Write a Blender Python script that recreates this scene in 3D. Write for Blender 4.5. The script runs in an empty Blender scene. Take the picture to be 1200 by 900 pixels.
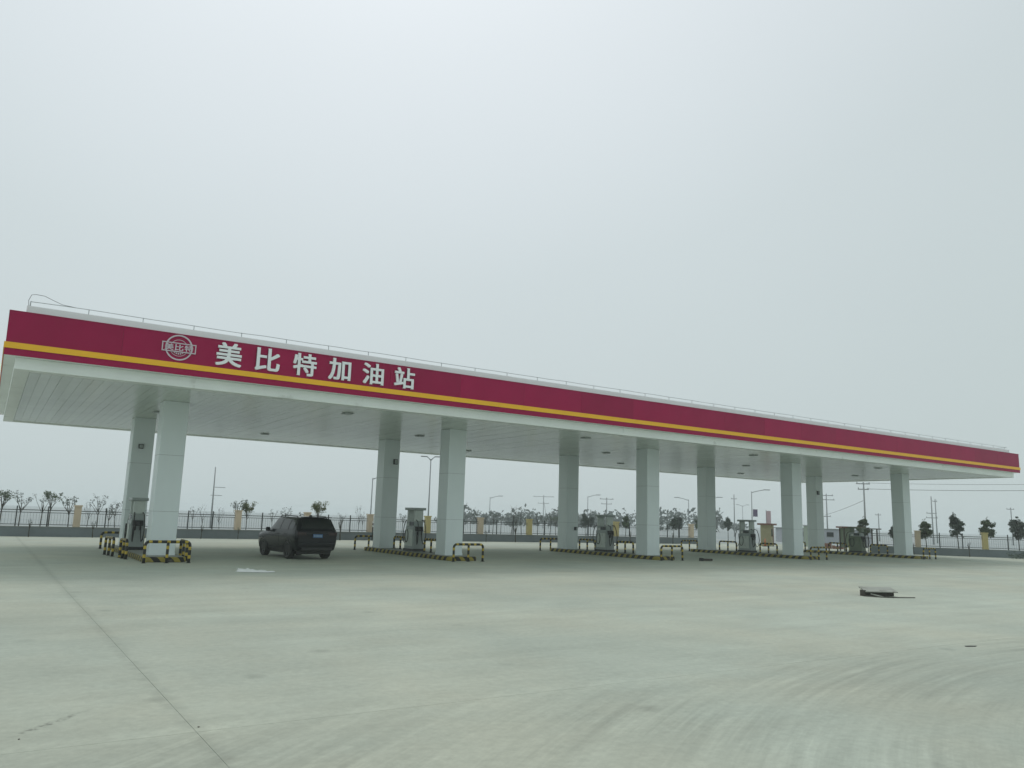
import bpy, bmesh, math, random
from mathutils import Vector, Matrix
random.seed(7)
scene = bpy.context.scene
col = scene.collection
PI = math.pi

# ------------------------------------------------------------------ camera
cam_d = bpy.data.cameras.new('camera')
cam = bpy.data.objects.new('camera', cam_d)
col.objects.link(cam)
YAW, PITCH, ROLL = 0.580, 0.170, 0.030
fw = Vector((math.sin(YAW) * math.cos(PITCH), math.cos(YAW) * math.cos(PITCH), math.sin(PITCH)))
rt = Vector((math.cos(YAW), -math.sin(YAW), 0))
up = rt.cross(fw)
r2 = rt * math.cos(ROLL) + up * math.sin(ROLL)
u2 = -rt * math.sin(ROLL) + up * math.cos(ROLL)
M4 = Matrix((r2, u2, -fw)).transposed().to_4x4()
M4.translation = Vector((-5.655, -32.404, 1.9))
cam.matrix_world = M4
cam_d.sensor_fit = 'HORIZONTAL'
cam_d.sensor_width = 36.0
cam_d.lens = 921.15 / 1200 * 36
cam_d.clip_end = 6000
cam_d.clip_start = 0.1
scene.camera = cam

# ------------------------------------------------------------------ sky, sun, exposure
SUN_EL, SUN_AZ = math.radians(60), 0.35          # azimuth from +Y towards +X
sun_dir = Vector((math.sin(SUN_AZ) * math.cos(SUN_EL), math.cos(SUN_AZ) * math.cos(SUN_EL), math.sin(SUN_EL)))
world = bpy.data.worlds.new('World')
scene.world = world
world.use_nodes = True
wn = world.node_tree
wn.nodes.clear()
def wnode(t, **k):
    n = wn.nodes.new(t)
    for a, v in k.items():
        setattr(n, a, v)
    return n
w_out = wnode('ShaderNodeOutputWorld')
w_bg = wnode('ShaderNodeBackground')
w_bg.inputs['Strength'].default_value = 0.1
w_sky = wnode('ShaderNodeTexSky', sky_type='NISHITA', sun_disc=False, sun_elevation=SUN_EL,
              sun_rotation=SUN_AZ, dust_density=4.0, air_density=1.0, ozone_density=1.0)
w_hs = wnode('ShaderNodeHueSaturation')
w_hs.inputs['Saturation'].default_value = 0.2
wn.links.new(w_sky.outputs[0], w_hs.inputs['Color'])
# thick even cloud layer: brighter towards the veiled sun and the zenith
w_geo = wnode('ShaderNodeNewGeometry')
w_neg = wnode('ShaderNodeVectorMath', operation='SCALE')
w_neg.inputs['Scale'].default_value = -1.0
wn.links.new(w_geo.outputs['Incoming'], w_neg.inputs[0])
w_dot = wnode('ShaderNodeVectorMath', operation='DOT_PRODUCT')
wn.links.new(w_neg.outputs[0], w_dot.inputs[0])
w_dot.inputs[1].default_value = sun_dir
w_map = wnode('ShaderNodeMapRange')
w_map.inputs[1].default_value = -1.0
w_map.inputs[2].default_value = 1.0
wn.links.new(w_dot.outputs['Value'], w_map.inputs[0])
w_ramp = wnode('ShaderNodeValToRGB')
w_ramp.color_ramp.interpolation = 'B_SPLINE'
for q in (.45, .70, .86, .94):
    w_ramp.color_ramp.elements.new(q)
for k, c_ in enumerate([(5.9, 6.8, 6.8), (5.8, 6.7, 6.7), (4.7, 5.5, 5.5), (5.6, 6.35, 6.55), (6.8, 7.4, 7.8), (8.3, 8.8, 9.2)]):
    w_ramp.color_ramp.elements[k].color = (c_[0] / 10, c_[1] / 10, c_[2] / 10, 1)
wn.links.new(w_map.outputs[0], w_ramp.inputs[0])
w_noise = wnode('ShaderNodeTexNoise')
w_noise.inputs['Scale'].default_value = 1.6
w_noise.inputs['Detail'].default_value = 3
wn.links.new(w_neg.outputs[0], w_noise.inputs['Vector'])
w_nm = wnode('ShaderNodeMapRange')
w_nm.inputs[3].default_value = 9.6
w_nm.inputs[4].default_value = 10.4
wn.links.new(w_noise.outputs['Fac'], w_nm.inputs[0])
w_mul = wnode('ShaderNodeVectorMath', operation='SCALE')
wn.links.new(w_ramp.outputs[0], w_mul.inputs[0])
wn.links.new(w_nm.outputs[0], w_mul.inputs['Scale'])
w_mix = wnode('ShaderNodeMix', data_type='RGBA')
w_mix.inputs['Factor'].default_value = 0.92
wn.links.new(w_hs.outputs[0], w_mix.inputs[6])
wn.links.new(w_mul.outputs[0], w_mix.inputs[7])
wn.links.new(w_mix.outputs[2], w_bg.inputs['Color'])
wn.links.new(w_bg.outputs[0], w_out.inputs['Surface'])

sun_d = bpy.data.lights.new('sun', 'SUN')
sun_d.energy = 0.65
sun_d.angle = math.radians(22)
sun_d.color = (1.0, 0.97, 0.92)
sun = bpy.data.objects.new('sun', sun_d)
col.objects.link(sun)
sun.rotation_euler = (-sun_dir).to_track_quat('-Z', 'Y').to_euler()

scene.view_settings.view_transform = 'Standard'
scene.view_settings.look = 'None'
scene.view_settings.exposure = 0.12
scene.view_settings.gamma = 1.0
scene.cycles.use_denoising = True
scene.cycles.max_bounces = 8
scene.cycles.volume_bounces = 1

# ------------------------------------------------------------------ helpers
def tag(o, label=None, cat=None, group=None, kind=None):
    if label: o['label'] = label
    if cat: o['category'] = cat
    if group: o['group'] = group
    if kind: o['kind'] = kind
    return o

def empty(name, loc=(0, 0, 0), rz=0, label=None, cat=None, group=None):
    o = bpy.data.objects.new(name, None)
    o.empty_display_size = 0.3
    col.objects.link(o)
    o.location = loc
    o.rotation_euler = (0, 0, rz)
    return tag(o, label, cat, group)

class MB:
    def __init__(s):
        s.v, s.f, s.m, s.sm = [], [], [], []
    def face(s, idx, mi=0, smooth=False):
        s.f.append(idx); s.m.append(mi); s.sm.append(smooth)
    def box(s, x0, x1, y0, y1, z0, z1, mi=0):
        b = len(s.v)
        s.v += [(x0, y0, z0), (x1, y0, z0), (x1, y1, z0), (x0, y1, z0), (x0, y0, z1), (x1, y0, z1), (x1, y1, z1), (x0, y1, z1)]
        for q in ((0, 3, 2, 1), (4, 5, 6, 7), (0, 1, 5, 4), (1, 2, 6, 5), (2, 3, 7, 6), (3, 0, 4, 7)):
            s.face([b + i for i in q], mi)
        return s
    def frustum(s, lo, hi):
        """lo/hi = (x0,x1,y0,y1,z)"""
        b = len(s.v)
        for (x0, x1, y0, y1, z) in (lo, hi):
            s.v += [(x0, y0, z), (x1, y0, z), (x1, y1, z), (x0, y1, z)]
        for q in ((0, 3, 2, 1), (4, 5, 6, 7), (0, 1, 5, 4), (1, 2, 6, 5), (2, 3, 7, 6), (3, 0, 4, 7)):
            s.face([b + i for i in q])
        return s
    def prism(s, poly, z0, z1, mi=0):
        b = len(s.v); n = len(poly)
        s.v += [(x, y, z0) for x, y in poly] + [(x, y, z1) for x, y in poly]
        s.face([b + i for i in range(n - 1, -1, -1)], mi)
        s.face([b + n + i for i in range(n)], mi)
        for i in range(n):
            j = (i + 1) % n
            s.face([b + i, b + j, b + n + j, b + n + i], mi)
        return s
    def tube(s, pts, rad, n=8, mis=None, caps=True):
        pts = [Vector(p) for p in pts]
        rads = rad if isinstance(rad, (list, tuple)) else [rad] * len(pts)
        rings = []; prev = None
        for i, p in enumerate(pts):
            t = (pts[min(i + 1, len(pts) - 1)] - pts[max(i - 1, 0)])
            t = t.normalized() if t.length > 1e-9 else Vector((0, 0, 1))
            if prev is None:
                a = Vector((1, 0, 0)) if abs(t.x) < .9 else Vector((0, 1, 0))
                u = (a - t * a.dot(t)).normalized()
            else:
                u = (prev - t * prev.dot(t)).normalized()
            prev = u
            w = t.cross(u)
            b = len(s.v)
            for k in range(n):
                an = 2 * PI * k / n
                q = p + (u * math.cos(an) + w * math.sin(an)) * rads[i]
                s.v.append(tuple(q))
            rings.append(b)
        for i in range(len(rings) - 1):
            mi = mis[i] if mis else 0
            for k in range(n):
                k2 = (k + 1) % n
                s.face([rings[i] + k, rings[i] + k2, rings[i + 1] + k2, rings[i + 1] + k], mi, True)
        if caps:
            s.face([rings[0] + k for k in range(n - 1, -1, -1)], mis[0] if mis else 0)
            s.face([rings[-1] + k for k in range(n)], mis[-1] if mis else 0)
        return s
    def build(s, name, mats, parent=None, loc=None):
        me = bpy.data.meshes.new(name)
        me.from_pydata(s.v, [], s.f)
        mats = mats if isinstance(mats, (list, tuple)) else [mats]
        for m in mats:
            me.materials.append(m)
        me.polygons.foreach_set('material_index', s.m)
        me.polygons.foreach_set('use_smooth', s.sm)
        me.update()
        o = bpy.data.objects.new(name, me)
        col.objects.link(o)
        if loc: o.location = loc
        if parent: o.parent = parent
        return o

def bevel(o, w=0.01, seg=2):
    m = o.modifiers.new('bevel', 'BEVEL')
    m.width = w; m.segments = seg; m.limit_method = 'ANGLE'
    return o

def copy_tree(o, parent=None):
    c = o.copy()
    col.objects.link(c)
    c.parent = parent
    for ch in [x for x in o.children]:
        copy_tree(ch, c)
    return c

def inst(name, me, parent=None, loc=(0, 0, 0)):
    o = bpy.data.objects.new(name, me)
    col.objects.link(o)
    o.location = loc
    if parent: o.parent = parent
    return o

ORD = ['first', 'second', 'third', 'fourth', 'fifth', 'sixth', 'seventh', 'eighth', 'ninth', 'tenth', 'eleventh', 'twelfth',
       'thirteenth', 'fourteenth', 'fifteenth', 'sixteenth', 'seventeenth', 'eighteenth', 'nineteenth', 'twentieth',
       'twenty-first', 'twenty-second', 'twenty-third', 'twenty-fourth']

# ------------------------------------------------------------------ materials
def nodes_of(m):
    m.use_nodes = True
    nt = m.node_tree
    return nt, nt.nodes['Principled BSDF']

def mat(name, c, rough=.6, metal=0, var=.12, scale=3.0, bump=0.0, bscale=40, spec=.5, rand=0.0, dirt=None, stretch=(1, 1, 1)):
    m = bpy.data.materials.new(name)
    nt, b = nodes_of(m)
    N, L = nt.nodes, nt.links
    b.inputs['Roughness'].default_value = rough
    b.inputs['Metallic'].default_value = metal
    b.inputs['Specular IOR Level'].default_value = spec
    tc = N.new('ShaderNodeTexCoord')
    mp = N.new('ShaderNodeMapping'); mp.inputs['Scale'].default_value = stretch
    L.new(tc.outputs['Object'], mp.inputs['Vector'])
    no = N.new('ShaderNodeTexNoise')
    no.inputs['Scale'].default_value = scale
    no.inputs['Detail'].default_value = 6
    no.inputs['Roughness'].default_value = .65
    L.new(mp.outputs[0], no.inputs['Vector'])
    rp = N.new('ShaderNodeMapRange')
    rp.inputs[1].default_value = .25; rp.inputs[2].default_value = .75
    rp.inputs[3].default_value = 1 - var; rp.inputs[4].default_value = 1 + var
    L.new(no.outputs['Fac'], rp.inputs[0])
    vs = N.new('ShaderNodeVectorMath'); vs.operation = 'SCALE'
    vs.inputs[0].default_value = c[:3]
    L.new(rp.outputs[0], vs.inputs['Scale'])
    outc = vs.outputs[0]
    if rand:
        oi = N.new('ShaderNodeObjectInfo')
        r2_ = N.new('ShaderNodeMapRange'); r2_.inputs[3].default_value = 1 - rand; r2_.inputs[4].default_value = 1 + rand
        L.new(oi.outputs['Random'], r2_.inputs[0])
        v2 = N.new('ShaderNodeVectorMath'); v2.operation = 'SCALE'
        L.new(outc, v2.inputs[0]); L.new(r2_.outputs[0], v2.inputs['Scale'])
        outc = v2.outputs[0]
    if dirt:
        dn = N.new('ShaderNodeTexNoise'); dn.inputs['Scale'].default_value = dirt[1]; dn.inputs['Detail'].default_value = 8
        L.new(tc.outputs['Object'], dn.inputs['Vector'])
        dr = N.new('ShaderNodeMapRange'); dr.inputs[1].default_value = dirt[2]; dr.inputs[2].default_value = dirt[2] + .2
        L.new(dn.outputs['Fac'], dr.inputs[0])
        mx = N.new('ShaderNodeMix'); mx.data_type = 'RGBA'
        L.new(dr.outputs[0], mx.inputs['Factor']); L.new(outc, mx.inputs[6]); mx.inputs[7].default_value = (*dirt[0], 1)
        outc = mx.outputs[2]
    L.new(outc, b.inputs['Base Color'])
    if bump:
        bn = N.new('ShaderNodeTexNoise'); bn.inputs['Scale'].default_value = bscale; bn.inputs['Detail'].default_value = 4
        L.new(tc.outputs['Object'], bn.inputs['Vector'])
        bp = N.new('ShaderNodeBump'); bp.inputs['Strength'].default_value = bump; bp.inputs['Distance'].default_value = .02
        L.new(bn.outputs['Fac'], bp.inputs['Height']); L.new(bp.outputs[0], b.inputs['Normal'])
    return m

MT = {}
MT['burgundy'] = mat('burgundy_panel', (.335, .003, .062), .5, var=.10, scale=.6, rand=.09, spec=.2)
MT['burgundy_low'] = mat('burgundy_trim', (.335, .003, .062), .5, var=.08, scale=.8, spec=.2)
MT['yellow_trim'] = mat('yellow_trim', (.92, .50, .012), .5, var=.06, scale=.7)
MT['white_panel'] = mat('white_panel', (.82, .86, .83), .4, var=.06, scale=.5, dirt=((.42, .44, .40), 1.3, .62))
MT['parapet_white'] = mat('parapet_white', (.86, .90, .89), .5, var=.05, scale=.5)
MT['soffit'] = mat('soffit_metal', (.60, .65, .60), .2, var=.05, scale=.8, rand=.06, spec=.6)
MT['column'] = mat('column_white', (.74, .81, .815), .36, var=.06, scale=.7, dirt=((.40, .43, .40), .9, .64), stretch=(1, 1, .3))
MT['column_box'] = mat('dark_plastic', (.03, .033, .033), .5, var=.1)
MT['letter'] = mat('letter_white', (.88, .90, .91), .45, var=.04)
MT['emblem'] = mat('emblem_pale', (.62, .55, .60), .45, var=.05)
MT['roof'] = mat('roof_sheet', (.4, .42, .42), .6)
MT['galv'] = mat('galvanised', (.38, .41, .41), .45, metal=.4, var=.1, scale=6)
MT['black_paint'] = mat('black_paint', (.018, .018, .016), .5, var=.25, scale=9, dirt=((.09, .085, .07), 6, .6))
MT['yellow_paint'] = mat('yellow_paint', (.52, .38, .04), .5, var=.2, scale=9, dirt=((.16, .13, .06), 6, .58))
MT['kerb_top'] = mat('island_concrete', (.30, .31, .28), .85, var=.15, scale=4, bump=.3)
MT['pump_grey'] = mat('pump_grey', (.34, .38, .37), .4, var=.1, scale=4, dirt=((.14, .15, .13), 3, .62))
MT['pump_pale'] = mat('pump_pale', (.56, .61, .57), .4, var=.1, scale=4, dirt=((.25, .26, .22), 3, .6))
MT['pump_dark'] = mat('pump_dark', (.022, .026, .027), .35, var=.1)
MT['pump_green'] = mat('pump_green', (.15, .19, .13), .5, var=.15, scale=5)
MT['screen'] = mat('pump_display', (.05, .06, .06), .12, var=.05)
MT['sticker'] = mat('sticker_white', (.7, .72, .7), .5, var=.05)
MT['rubber'] = mat('rubber', (.018, .018, .018), .6, var=.15, scale=12)
MT['car_paint'] = mat('car_paint', (.005, .006, .009), .2, metal=.0, var=.1, spec=.3)
MT['car_glass'] = mat('car_glass', (.012, .016, .015), .1, var=.05, spec=.35)
MT['car_trim'] = mat('car_trim', (.012, .012, .012), .55, var=.1)
MT['car_rim'] = mat('car_rim', (.09, .095, .10), .4, metal=.7)
MT['tail_red'] = mat('tail_lamp', (.022, .005, .005), .2, var=.05)
MT['plate_blue'] = mat('plate_blue', (.05, .12, .26), .4, var=.05)
MT['plate_white'] = mat('plate_white', (.25, .36, .46), .4, var=.05)
MT['wall'] = mat('wall_render', (.19, .22, .235), .9, var=.12, scale=.9, bump=.2, bscale=15, dirt=((.15, .17, .18), .7, .55))
MT['wall_cap'] = mat('wall_cap', (.26, .28, .27), .85, var=.12, scale=2)
MT['fence'] = mat('fence_iron', (.028, .034, .034), .6, var=.15)
MT['pillar'] = mat('pillar_cream', (.60, .50, .38), .8, var=.08, scale=1.5, rand=.12)
MT['pillar_yellow'] = mat('pillar_yellow', (.52, .44, .20), .8, var=.08, scale=1.5, rand=.1)
MT['bark'] = mat('bark', (.075, .07, .055), .9, var=.2, scale=8)
MT['lamp_pole'] = mat('lamp_pole', (.30, .32, .33), .5, metal=.1, var=.08)
MT['conc_pole'] = mat('concrete_pole', (.32, .33, .33), .8, var=.1)
MT['cable'] = mat('cable', (.02, .02, .02), .7)
MT['wood'] = mat('weathered_board', (.34, .35, .31), .8, var=.25, scale=3, stretch=(1, 8, 8), dirt=((.12, .11, .09), 4, .6))
MT['dark_wood'] = mat('dark_wood', (.05, .043, .035), .8, var=.25, scale=5)
MT['plastic_white'] = mat('plastic_film', (.78, .80, .78), .35, var=.05)
MT['brick_red'] = mat('brick_red', (.30, .16, .12), .85, var=.2, scale=6)
MT['booth_tan'] = mat('booth_tan', (.36, .33, .21), .8, var=.1, scale=2)
MT['booth_roof'] = mat('booth_roof', (.20, .105, .085), .7, var=.12)
MT['shed_frame'] = mat('shed_frame', (.085, .075, .06), .6, var=.15)
MT['sheet_green'] = mat('sheet_green', (.30, .37, .29), .7, var=.1)
MT['block_grey'] = mat('block_grey', (.42, .43, .46), .85, var=.12)
MT['sign_violet'] = mat('sign_violet', (.16, .13, .21), .5, var=.08)
MT['banner_pink'] = mat('banner_pink', (.55, .42, .47), .8, var=.06)
MT['yellow_drum'] = mat('yellow_plastic', (.50, .46, .06), .5, var=.1)

def leaf_mat(name, c, var=.35):
    m = bpy.data.materials.new(name)
    nt, b = nodes_of(m)
    N, L = nt.nodes, nt.links
    tc = N.new('ShaderNodeTexCoord')
    no = N.new('ShaderNodeTexNoise'); no.inputs['Scale'].default_value = 3.5; no.inputs['Detail'].default_value = 3
    L.new(tc.outputs['Object'], no.inputs['Vector'])
    mr = N.new('ShaderNodeMapRange'); mr.inputs[1].default_value = .3; mr.inputs[2].default_value = .7
    mr.inputs[3].default_value = 1 - var; mr.inputs[4].default_value = 1 + var
    L.new(no.outputs['Fac'], mr.inputs[0])
    v = N.new('ShaderNodeVectorMath'); v.operation = 'SCALE'; v.inputs[0].default_value = c
    L.new(mr.outputs[0], v.inputs['Scale'])
    L.new(v.outputs[0], b.inputs['Base Color'])
    b.inputs['Roughness'].default_value = .65
    return m
MT['leaf_green'] = leaf_mat('leaf_green', (.09, .125, .065))
MT['leaf_grey'] = leaf_mat('leaf_grey_green', (.105, .128, .112))
MT['leaf_dark'] = leaf_mat('leaf_dark', (.08, .108, .082))
MT['leaf_yellow'] = leaf_mat('leaf_yellow_green', (.12, .14, .05))

def stripe_mat():
    m = bpy.data.materials.new('kerb_hazard_stripes')
    nt, b = nodes_of(m)
    N, L = nt.nodes, nt.links
    tc = N.new('ShaderNodeTexCoord')
    dt = N.new('ShaderNodeVectorMath'); dt.operation = 'DOT_PRODUCT'; dt.inputs[1].default_value = (1, 1, .9)
    L.new(tc.outputs['Object'], dt.inputs[0])
    wn_ = N.new('ShaderNodeTexNoise'); wn_.inputs['Scale'].default_value = 14
    L.new(tc.outputs['Object'], wn_.inputs['Vector'])
    wob = N.new('ShaderNodeMath'); wob.operation = 'MULTIPLY_ADD'; wob.inputs[1].default_value = .04
    L.new(wn_.outputs['Fac'], wob.inputs[0]); L.new(dt.outputs['Value'], wob.inputs[2])
    fr = N.new('ShaderNodeMath'); fr.operation = 'MULTIPLY'; fr.inputs[1].default_value = 1 / .46
    L.new(wob.outputs[0], fr.inputs[0])
    f2 = N.new('ShaderNodeMath'); f2.operation = 'FRACT'; L.new(fr.outputs[0], f2.inputs[0])
    gt = N.new('ShaderNodeMath'); gt.operation = 'GREATER_THAN'; gt.inputs[1].default_value = .52
    L.new(f2.outputs[0], gt.inputs[0])
    mx = N.new('ShaderNodeMix'); mx.data_type = 'RGBA'
    mx.inputs[6].default_value = (.022, .022, .02, 1); mx.inputs[7].default_value = (.33, .27, .05, 1)
    L.new(gt.outputs[0], mx.inputs['Factor'])
    no = N.new('ShaderNodeTexNoise'); no.inputs['Scale'].default_value = 5; no.inputs['Detail'].default_value = 9; no.inputs['Roughness'].default_value = .7
    L.new(tc.outputs['Object'], no.inputs['Vector'])
    mr = N.new('ShaderNodeMapRange'); mr.inputs[1].default_value = .52; mr.inputs[2].default_value = .66; mr.inputs[4].default_value = .7
    L.new(no.outputs['Fac'], mr.inputs[0])
    m2 = N.new('ShaderNodeMix'); m2.data_type = 'RGBA'; m2.inputs[7].default_value = (.13, .125, .10, 1)
    L.new(mr.outputs[0], m2.inputs['Factor']); L.new(mx.outputs[2], m2.inputs[6])
    L.new(m2.outputs[2], b.inputs['Base Color'])
    b.inputs['Roughness'].default_value = .7
    return m
MT['kerb_stripe'] = stripe_mat()

def concrete_mat():
    m = bpy.data.materials.new('forecourt_concrete')
    nt, b = nodes_of(m)
    N, L = nt.nodes, nt.links
    def nn(t, **k):
        n = N.new(t)
        for a, v in k.items(): setattr(n, a, v)
        return n
    def noise(vec, scale, det=5, rough=.6):
        n = nn('ShaderNodeTexNoise'); n.inputs['Scale'].default_value = scale
        n.inputs['Detail'].default_value = det; n.inputs['Roughness'].default_value = rough
        L.new(vec, n.inputs['Vector']); return n.outputs['Fac']
    def rng(v, a, b_, c, d):
        n = nn('ShaderNodeMapRange'); n.inputs[1].default_value = a; n.inputs[2].default_value = b_
        n.inputs[3].default_value = c; n.inputs[4].default_value = d
        L.new(v, n.inputs[0]); return n.outputs[0]
    def math_(op, a, b_=None):
        n = nn('ShaderNodeMath', operation=op)
        for i, q in enumerate((a, b_)):
            if q is None: continue
            if isinstance(q, (int, float)): n.inputs[i].default_value = q
            else: L.new(q, n.inputs[i])
        return n.outputs[0]
    geo = nn('ShaderNodeNewGeometry')
    pos = geo.outputs['Position']
    sep = nn('ShaderNodeSeparateXYZ'); L.new(pos, sep.inputs[0])
    X, Y = sep.outputs['X'], sep.outputs['Y']
    big = rng(noise(pos, .12, 4), .3, .7, .90, 1.10)
    mid = rng(noise(pos, .7, 6), .3, .7, .93, 1.07)
    fine = rng(noise(pos, 9, 8, .8), .3, .7, .87, 1.13)
    # long trowel and wheel streaks along X
    mp = nn('ShaderNodeMapping'); mp.inputs['Scale'].default_value = (.16, 1.5, 1); mp.inputs['Rotation'].default_value = (0, 0, -.12)
    L.new(pos, mp.inputs[0])
    streak = rng(noise(mp.outputs[0], 1.0, 6, .65), .3, .7, .93, 1.07)
    # broom / tyre arcs that sweep round a centre south of the joint
    dx = math_('SUBTRACT', X, 8.0); dy = math_('SUBTRACT', Y, -40.0)
    rad = math_('SQRT', math_('ADD', math_('MULTIPLY', dx, dx), math_('MULTIPLY', dy, dy)))
    ang = math_('ARCTAN2', dy, dx)
    cv = nn('ShaderNodeCombineXYZ'); L.new(math_('MULTIPLY', rad, 5.2), cv.inputs[0]); L.new(math_('MULTIPLY', ang, 2.6), cv.inputs[1])
    arcs = rng(noise(cv.outputs[0], 1.0, 5, .7), .35, .68, .0, 1.0)
    cv2 = nn('ShaderNodeCombineXYZ'); L.new(math_('MULTIPLY', rad, 11), cv2.inputs[0]); L.new(math_('MULTIPLY', ang, 3.5), cv2.inputs[1])
    arcs2 = rng(noise(cv2.outputs[0], 1.0, 3, .6), .3, .7, -.3, .3)
    south = rng(math_('ADD', Y, rng(noise(pos, .5, 3), 0, 1, -.5, .5)), -24.3, -25.8, 0, 1)
    patch = rng(noise(pos, .35, 3), .38, .58, .3, 1)
    amask = math_('MULTIPLY', math_('MULTIPLY', south, patch), math_('ADD', arcs, arcs2))
    # fine pocks and oil spots
    vor = nn('ShaderNodeTexVoronoi'); vor.inputs['Scale'].default_value = .55; L.new(pos, vor.inputs['Vector'])
    spot = rng(vor.outputs['Distance'], .03, .10, .82, 1.0)
    # dark scuff near the left edge
    sx = math_('SUBTRACT', X, -4.95); sy = math_('SUBTRACT', Y, -24.05)
    al = math_('ADD', math_('MULTIPLY', sx, .66), math_('MULTIPLY', sy, .75)); ac = math_('SUBTRACT', math_('MULTIPLY', sx, .75), math_('MULTIPLY', sy, .66))
    d2 = math_('ADD', math_('MULTIPLY', math_('MULTIPLY', al, al), 3.2), math_('MULTIPLY', math_('MULTIPLY', ac, ac), 300))
    scuff = math_('MULTIPLY', rng(d2, .0, 1.0, 1.0, 0.0), rng(noise(pos, 16, 5, .7), .45, .6, 0, .55))
    val = math_('MULTIPLY', math_('MULTIPLY', math_('MULTIPLY', big, mid), math_('MULTIPLY', fine, streak)), spot)
    val = math_('MULTIPLY', val, math_('SUBTRACT', 1.04, math_('MULTIPLY', amask, .26)))
    val = math_('MULTIPLY', val, math_('SUBTRACT', 1.0, scuff))
    jd = math_('ABSOLUTE', math_('SUBTRACT', X, math_('ADD', -3.9, rng(noise(pos, 1.5, 3), 0, 1, -.05, .05))))
    jm = math_('MULTIPLY', rng(jd, .02, .14, 1, 0), rng(noise(pos, 3, 5, .7), .3, .65, .02, .16))
    val = math_('MULTIPLY', val, math_('SUBTRACT', 1.0, jm))
    jy = math_('ABSOLUTE', math_('ADD', Y, 24.85))
    jl = math_('MULTIPLY', rng(jy, .0, .22, 1, 0), rng(noise(pos, .6, 4, .6), .4, .6, 0, .09))
    val = math_('MULTIPLY', val, math_('ADD', 1.0, jl))
    tint = nn('ShaderNodeMix', data_type='RGBA')
    tint.inputs[6].default_value = (.405, .44, .372, 1); tint.inputs[7].default_value = (.432, .445, .362, 1)
    L.new(rng(noise(pos, .22, 4), .4, .65, 0, 1), tint.inputs['Factor'])
    sc = nn('ShaderNodeVectorMath', operation='SCALE'); L.new(tint.outputs[2], sc.inputs[0]); L.new(val, sc.inputs['Scale'])
    L.new(sc.outputs[0], b.inputs['Base Color'])
    b.inputs['Roughness'].default_value = .8
    b.inputs['Specular IOR Level'].default_value = .35
    bp = nn('ShaderNodeBump'); bp.inputs['Strength'].default_value = .25; bp.inputs['Distance'].default_value = .012
    L.new(noise(pos, 30, 5, .7), bp.inputs['Height']); L.new(bp.outputs[0], b.inputs['Normal'])
    return m
MT['concrete'] = concrete_mat()
MT['joint'] = mat('joint_filler', (.34, .37, .315), .9, var=.3, scale=3)

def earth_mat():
    m = bpy.data.materials.new('hazed_earth')
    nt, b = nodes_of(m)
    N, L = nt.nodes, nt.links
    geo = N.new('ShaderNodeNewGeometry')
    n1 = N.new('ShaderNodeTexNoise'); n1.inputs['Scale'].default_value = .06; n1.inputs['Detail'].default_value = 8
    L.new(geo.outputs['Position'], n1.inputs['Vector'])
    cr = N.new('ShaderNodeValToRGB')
    cr.color_ramp.elements[0].color = (.30, .34, .345, 1); cr.color_ramp.elements[0].position = .35  # haze over the flat land is put into this pale grey-blue colour
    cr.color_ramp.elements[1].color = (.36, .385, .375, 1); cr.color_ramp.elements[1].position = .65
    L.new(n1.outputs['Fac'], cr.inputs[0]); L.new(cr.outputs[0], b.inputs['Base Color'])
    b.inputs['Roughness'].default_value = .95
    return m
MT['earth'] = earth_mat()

# ------------------------------------------------------------------ ground
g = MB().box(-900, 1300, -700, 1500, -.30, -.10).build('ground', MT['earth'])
tag(g, 'dry earth beyond the boundary walls, pale haze put into its colour', None, kind='structure')
fc = MB().box(-60, 72, -60, 27.5, -.098, -.003).build('forecourt', MT['joint'])
tag(fc, 'wide pale concrete forecourt round the canopy', None, kind='structure')
GAP = .003
xe = [-60, -3.9, 72]
ye = [-60, -24.9, -10.2, 23.9]
for i in range(2):
    for j in range(3):
        gx0 = GAP if i else 0; gx1 = GAP if i == 0 else 0
        gy0 = GAP if j else 0; gy1 = GAP if j < 2 else 0
        o = MB().box(xe[i] + gx0, xe[i + 1] - gx1, ye[j] + gy0, ye[j + 1] - gy1, -.003, 0).build('concrete_slab', MT['concrete'], fc)

# ------------------------------------------------------------------ canopy
S, R = 12.373, 7.166
X0, X1, YF, YB = -5.723, 56.520, -4.971, 14.102
ZFB, ZFT, ZS = 6.272, 7.615, 5.918
canopy = empty('station_canopy', (0, 0, 0), 0, 'long flat station canopy with burgundy fascia and yellow stripe', 'canopy')
def ring(name, i0, i1, z0, z1, m, bev=0):
    """rectangular ring of four butted pieces between insets i0 (outer) and i1 (inner)"""
    a0, a1, b0, b1 = X0 + i0, X1 - i0, YF + i0, YB - i0
    c0, c1, d0, d1 = X0 + i1, X1 - i1, YF + i1, YB - i1
    for q in ((a0, a1, b0, d0), (a0, a1, d1, b1), (a0, c0, d0, d1), (c1, a1, d0, d1)):
        o = MB().box(*q, z0, z1).build(name, MT[m], canopy)
        if bev: bevel(o, bev)
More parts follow.
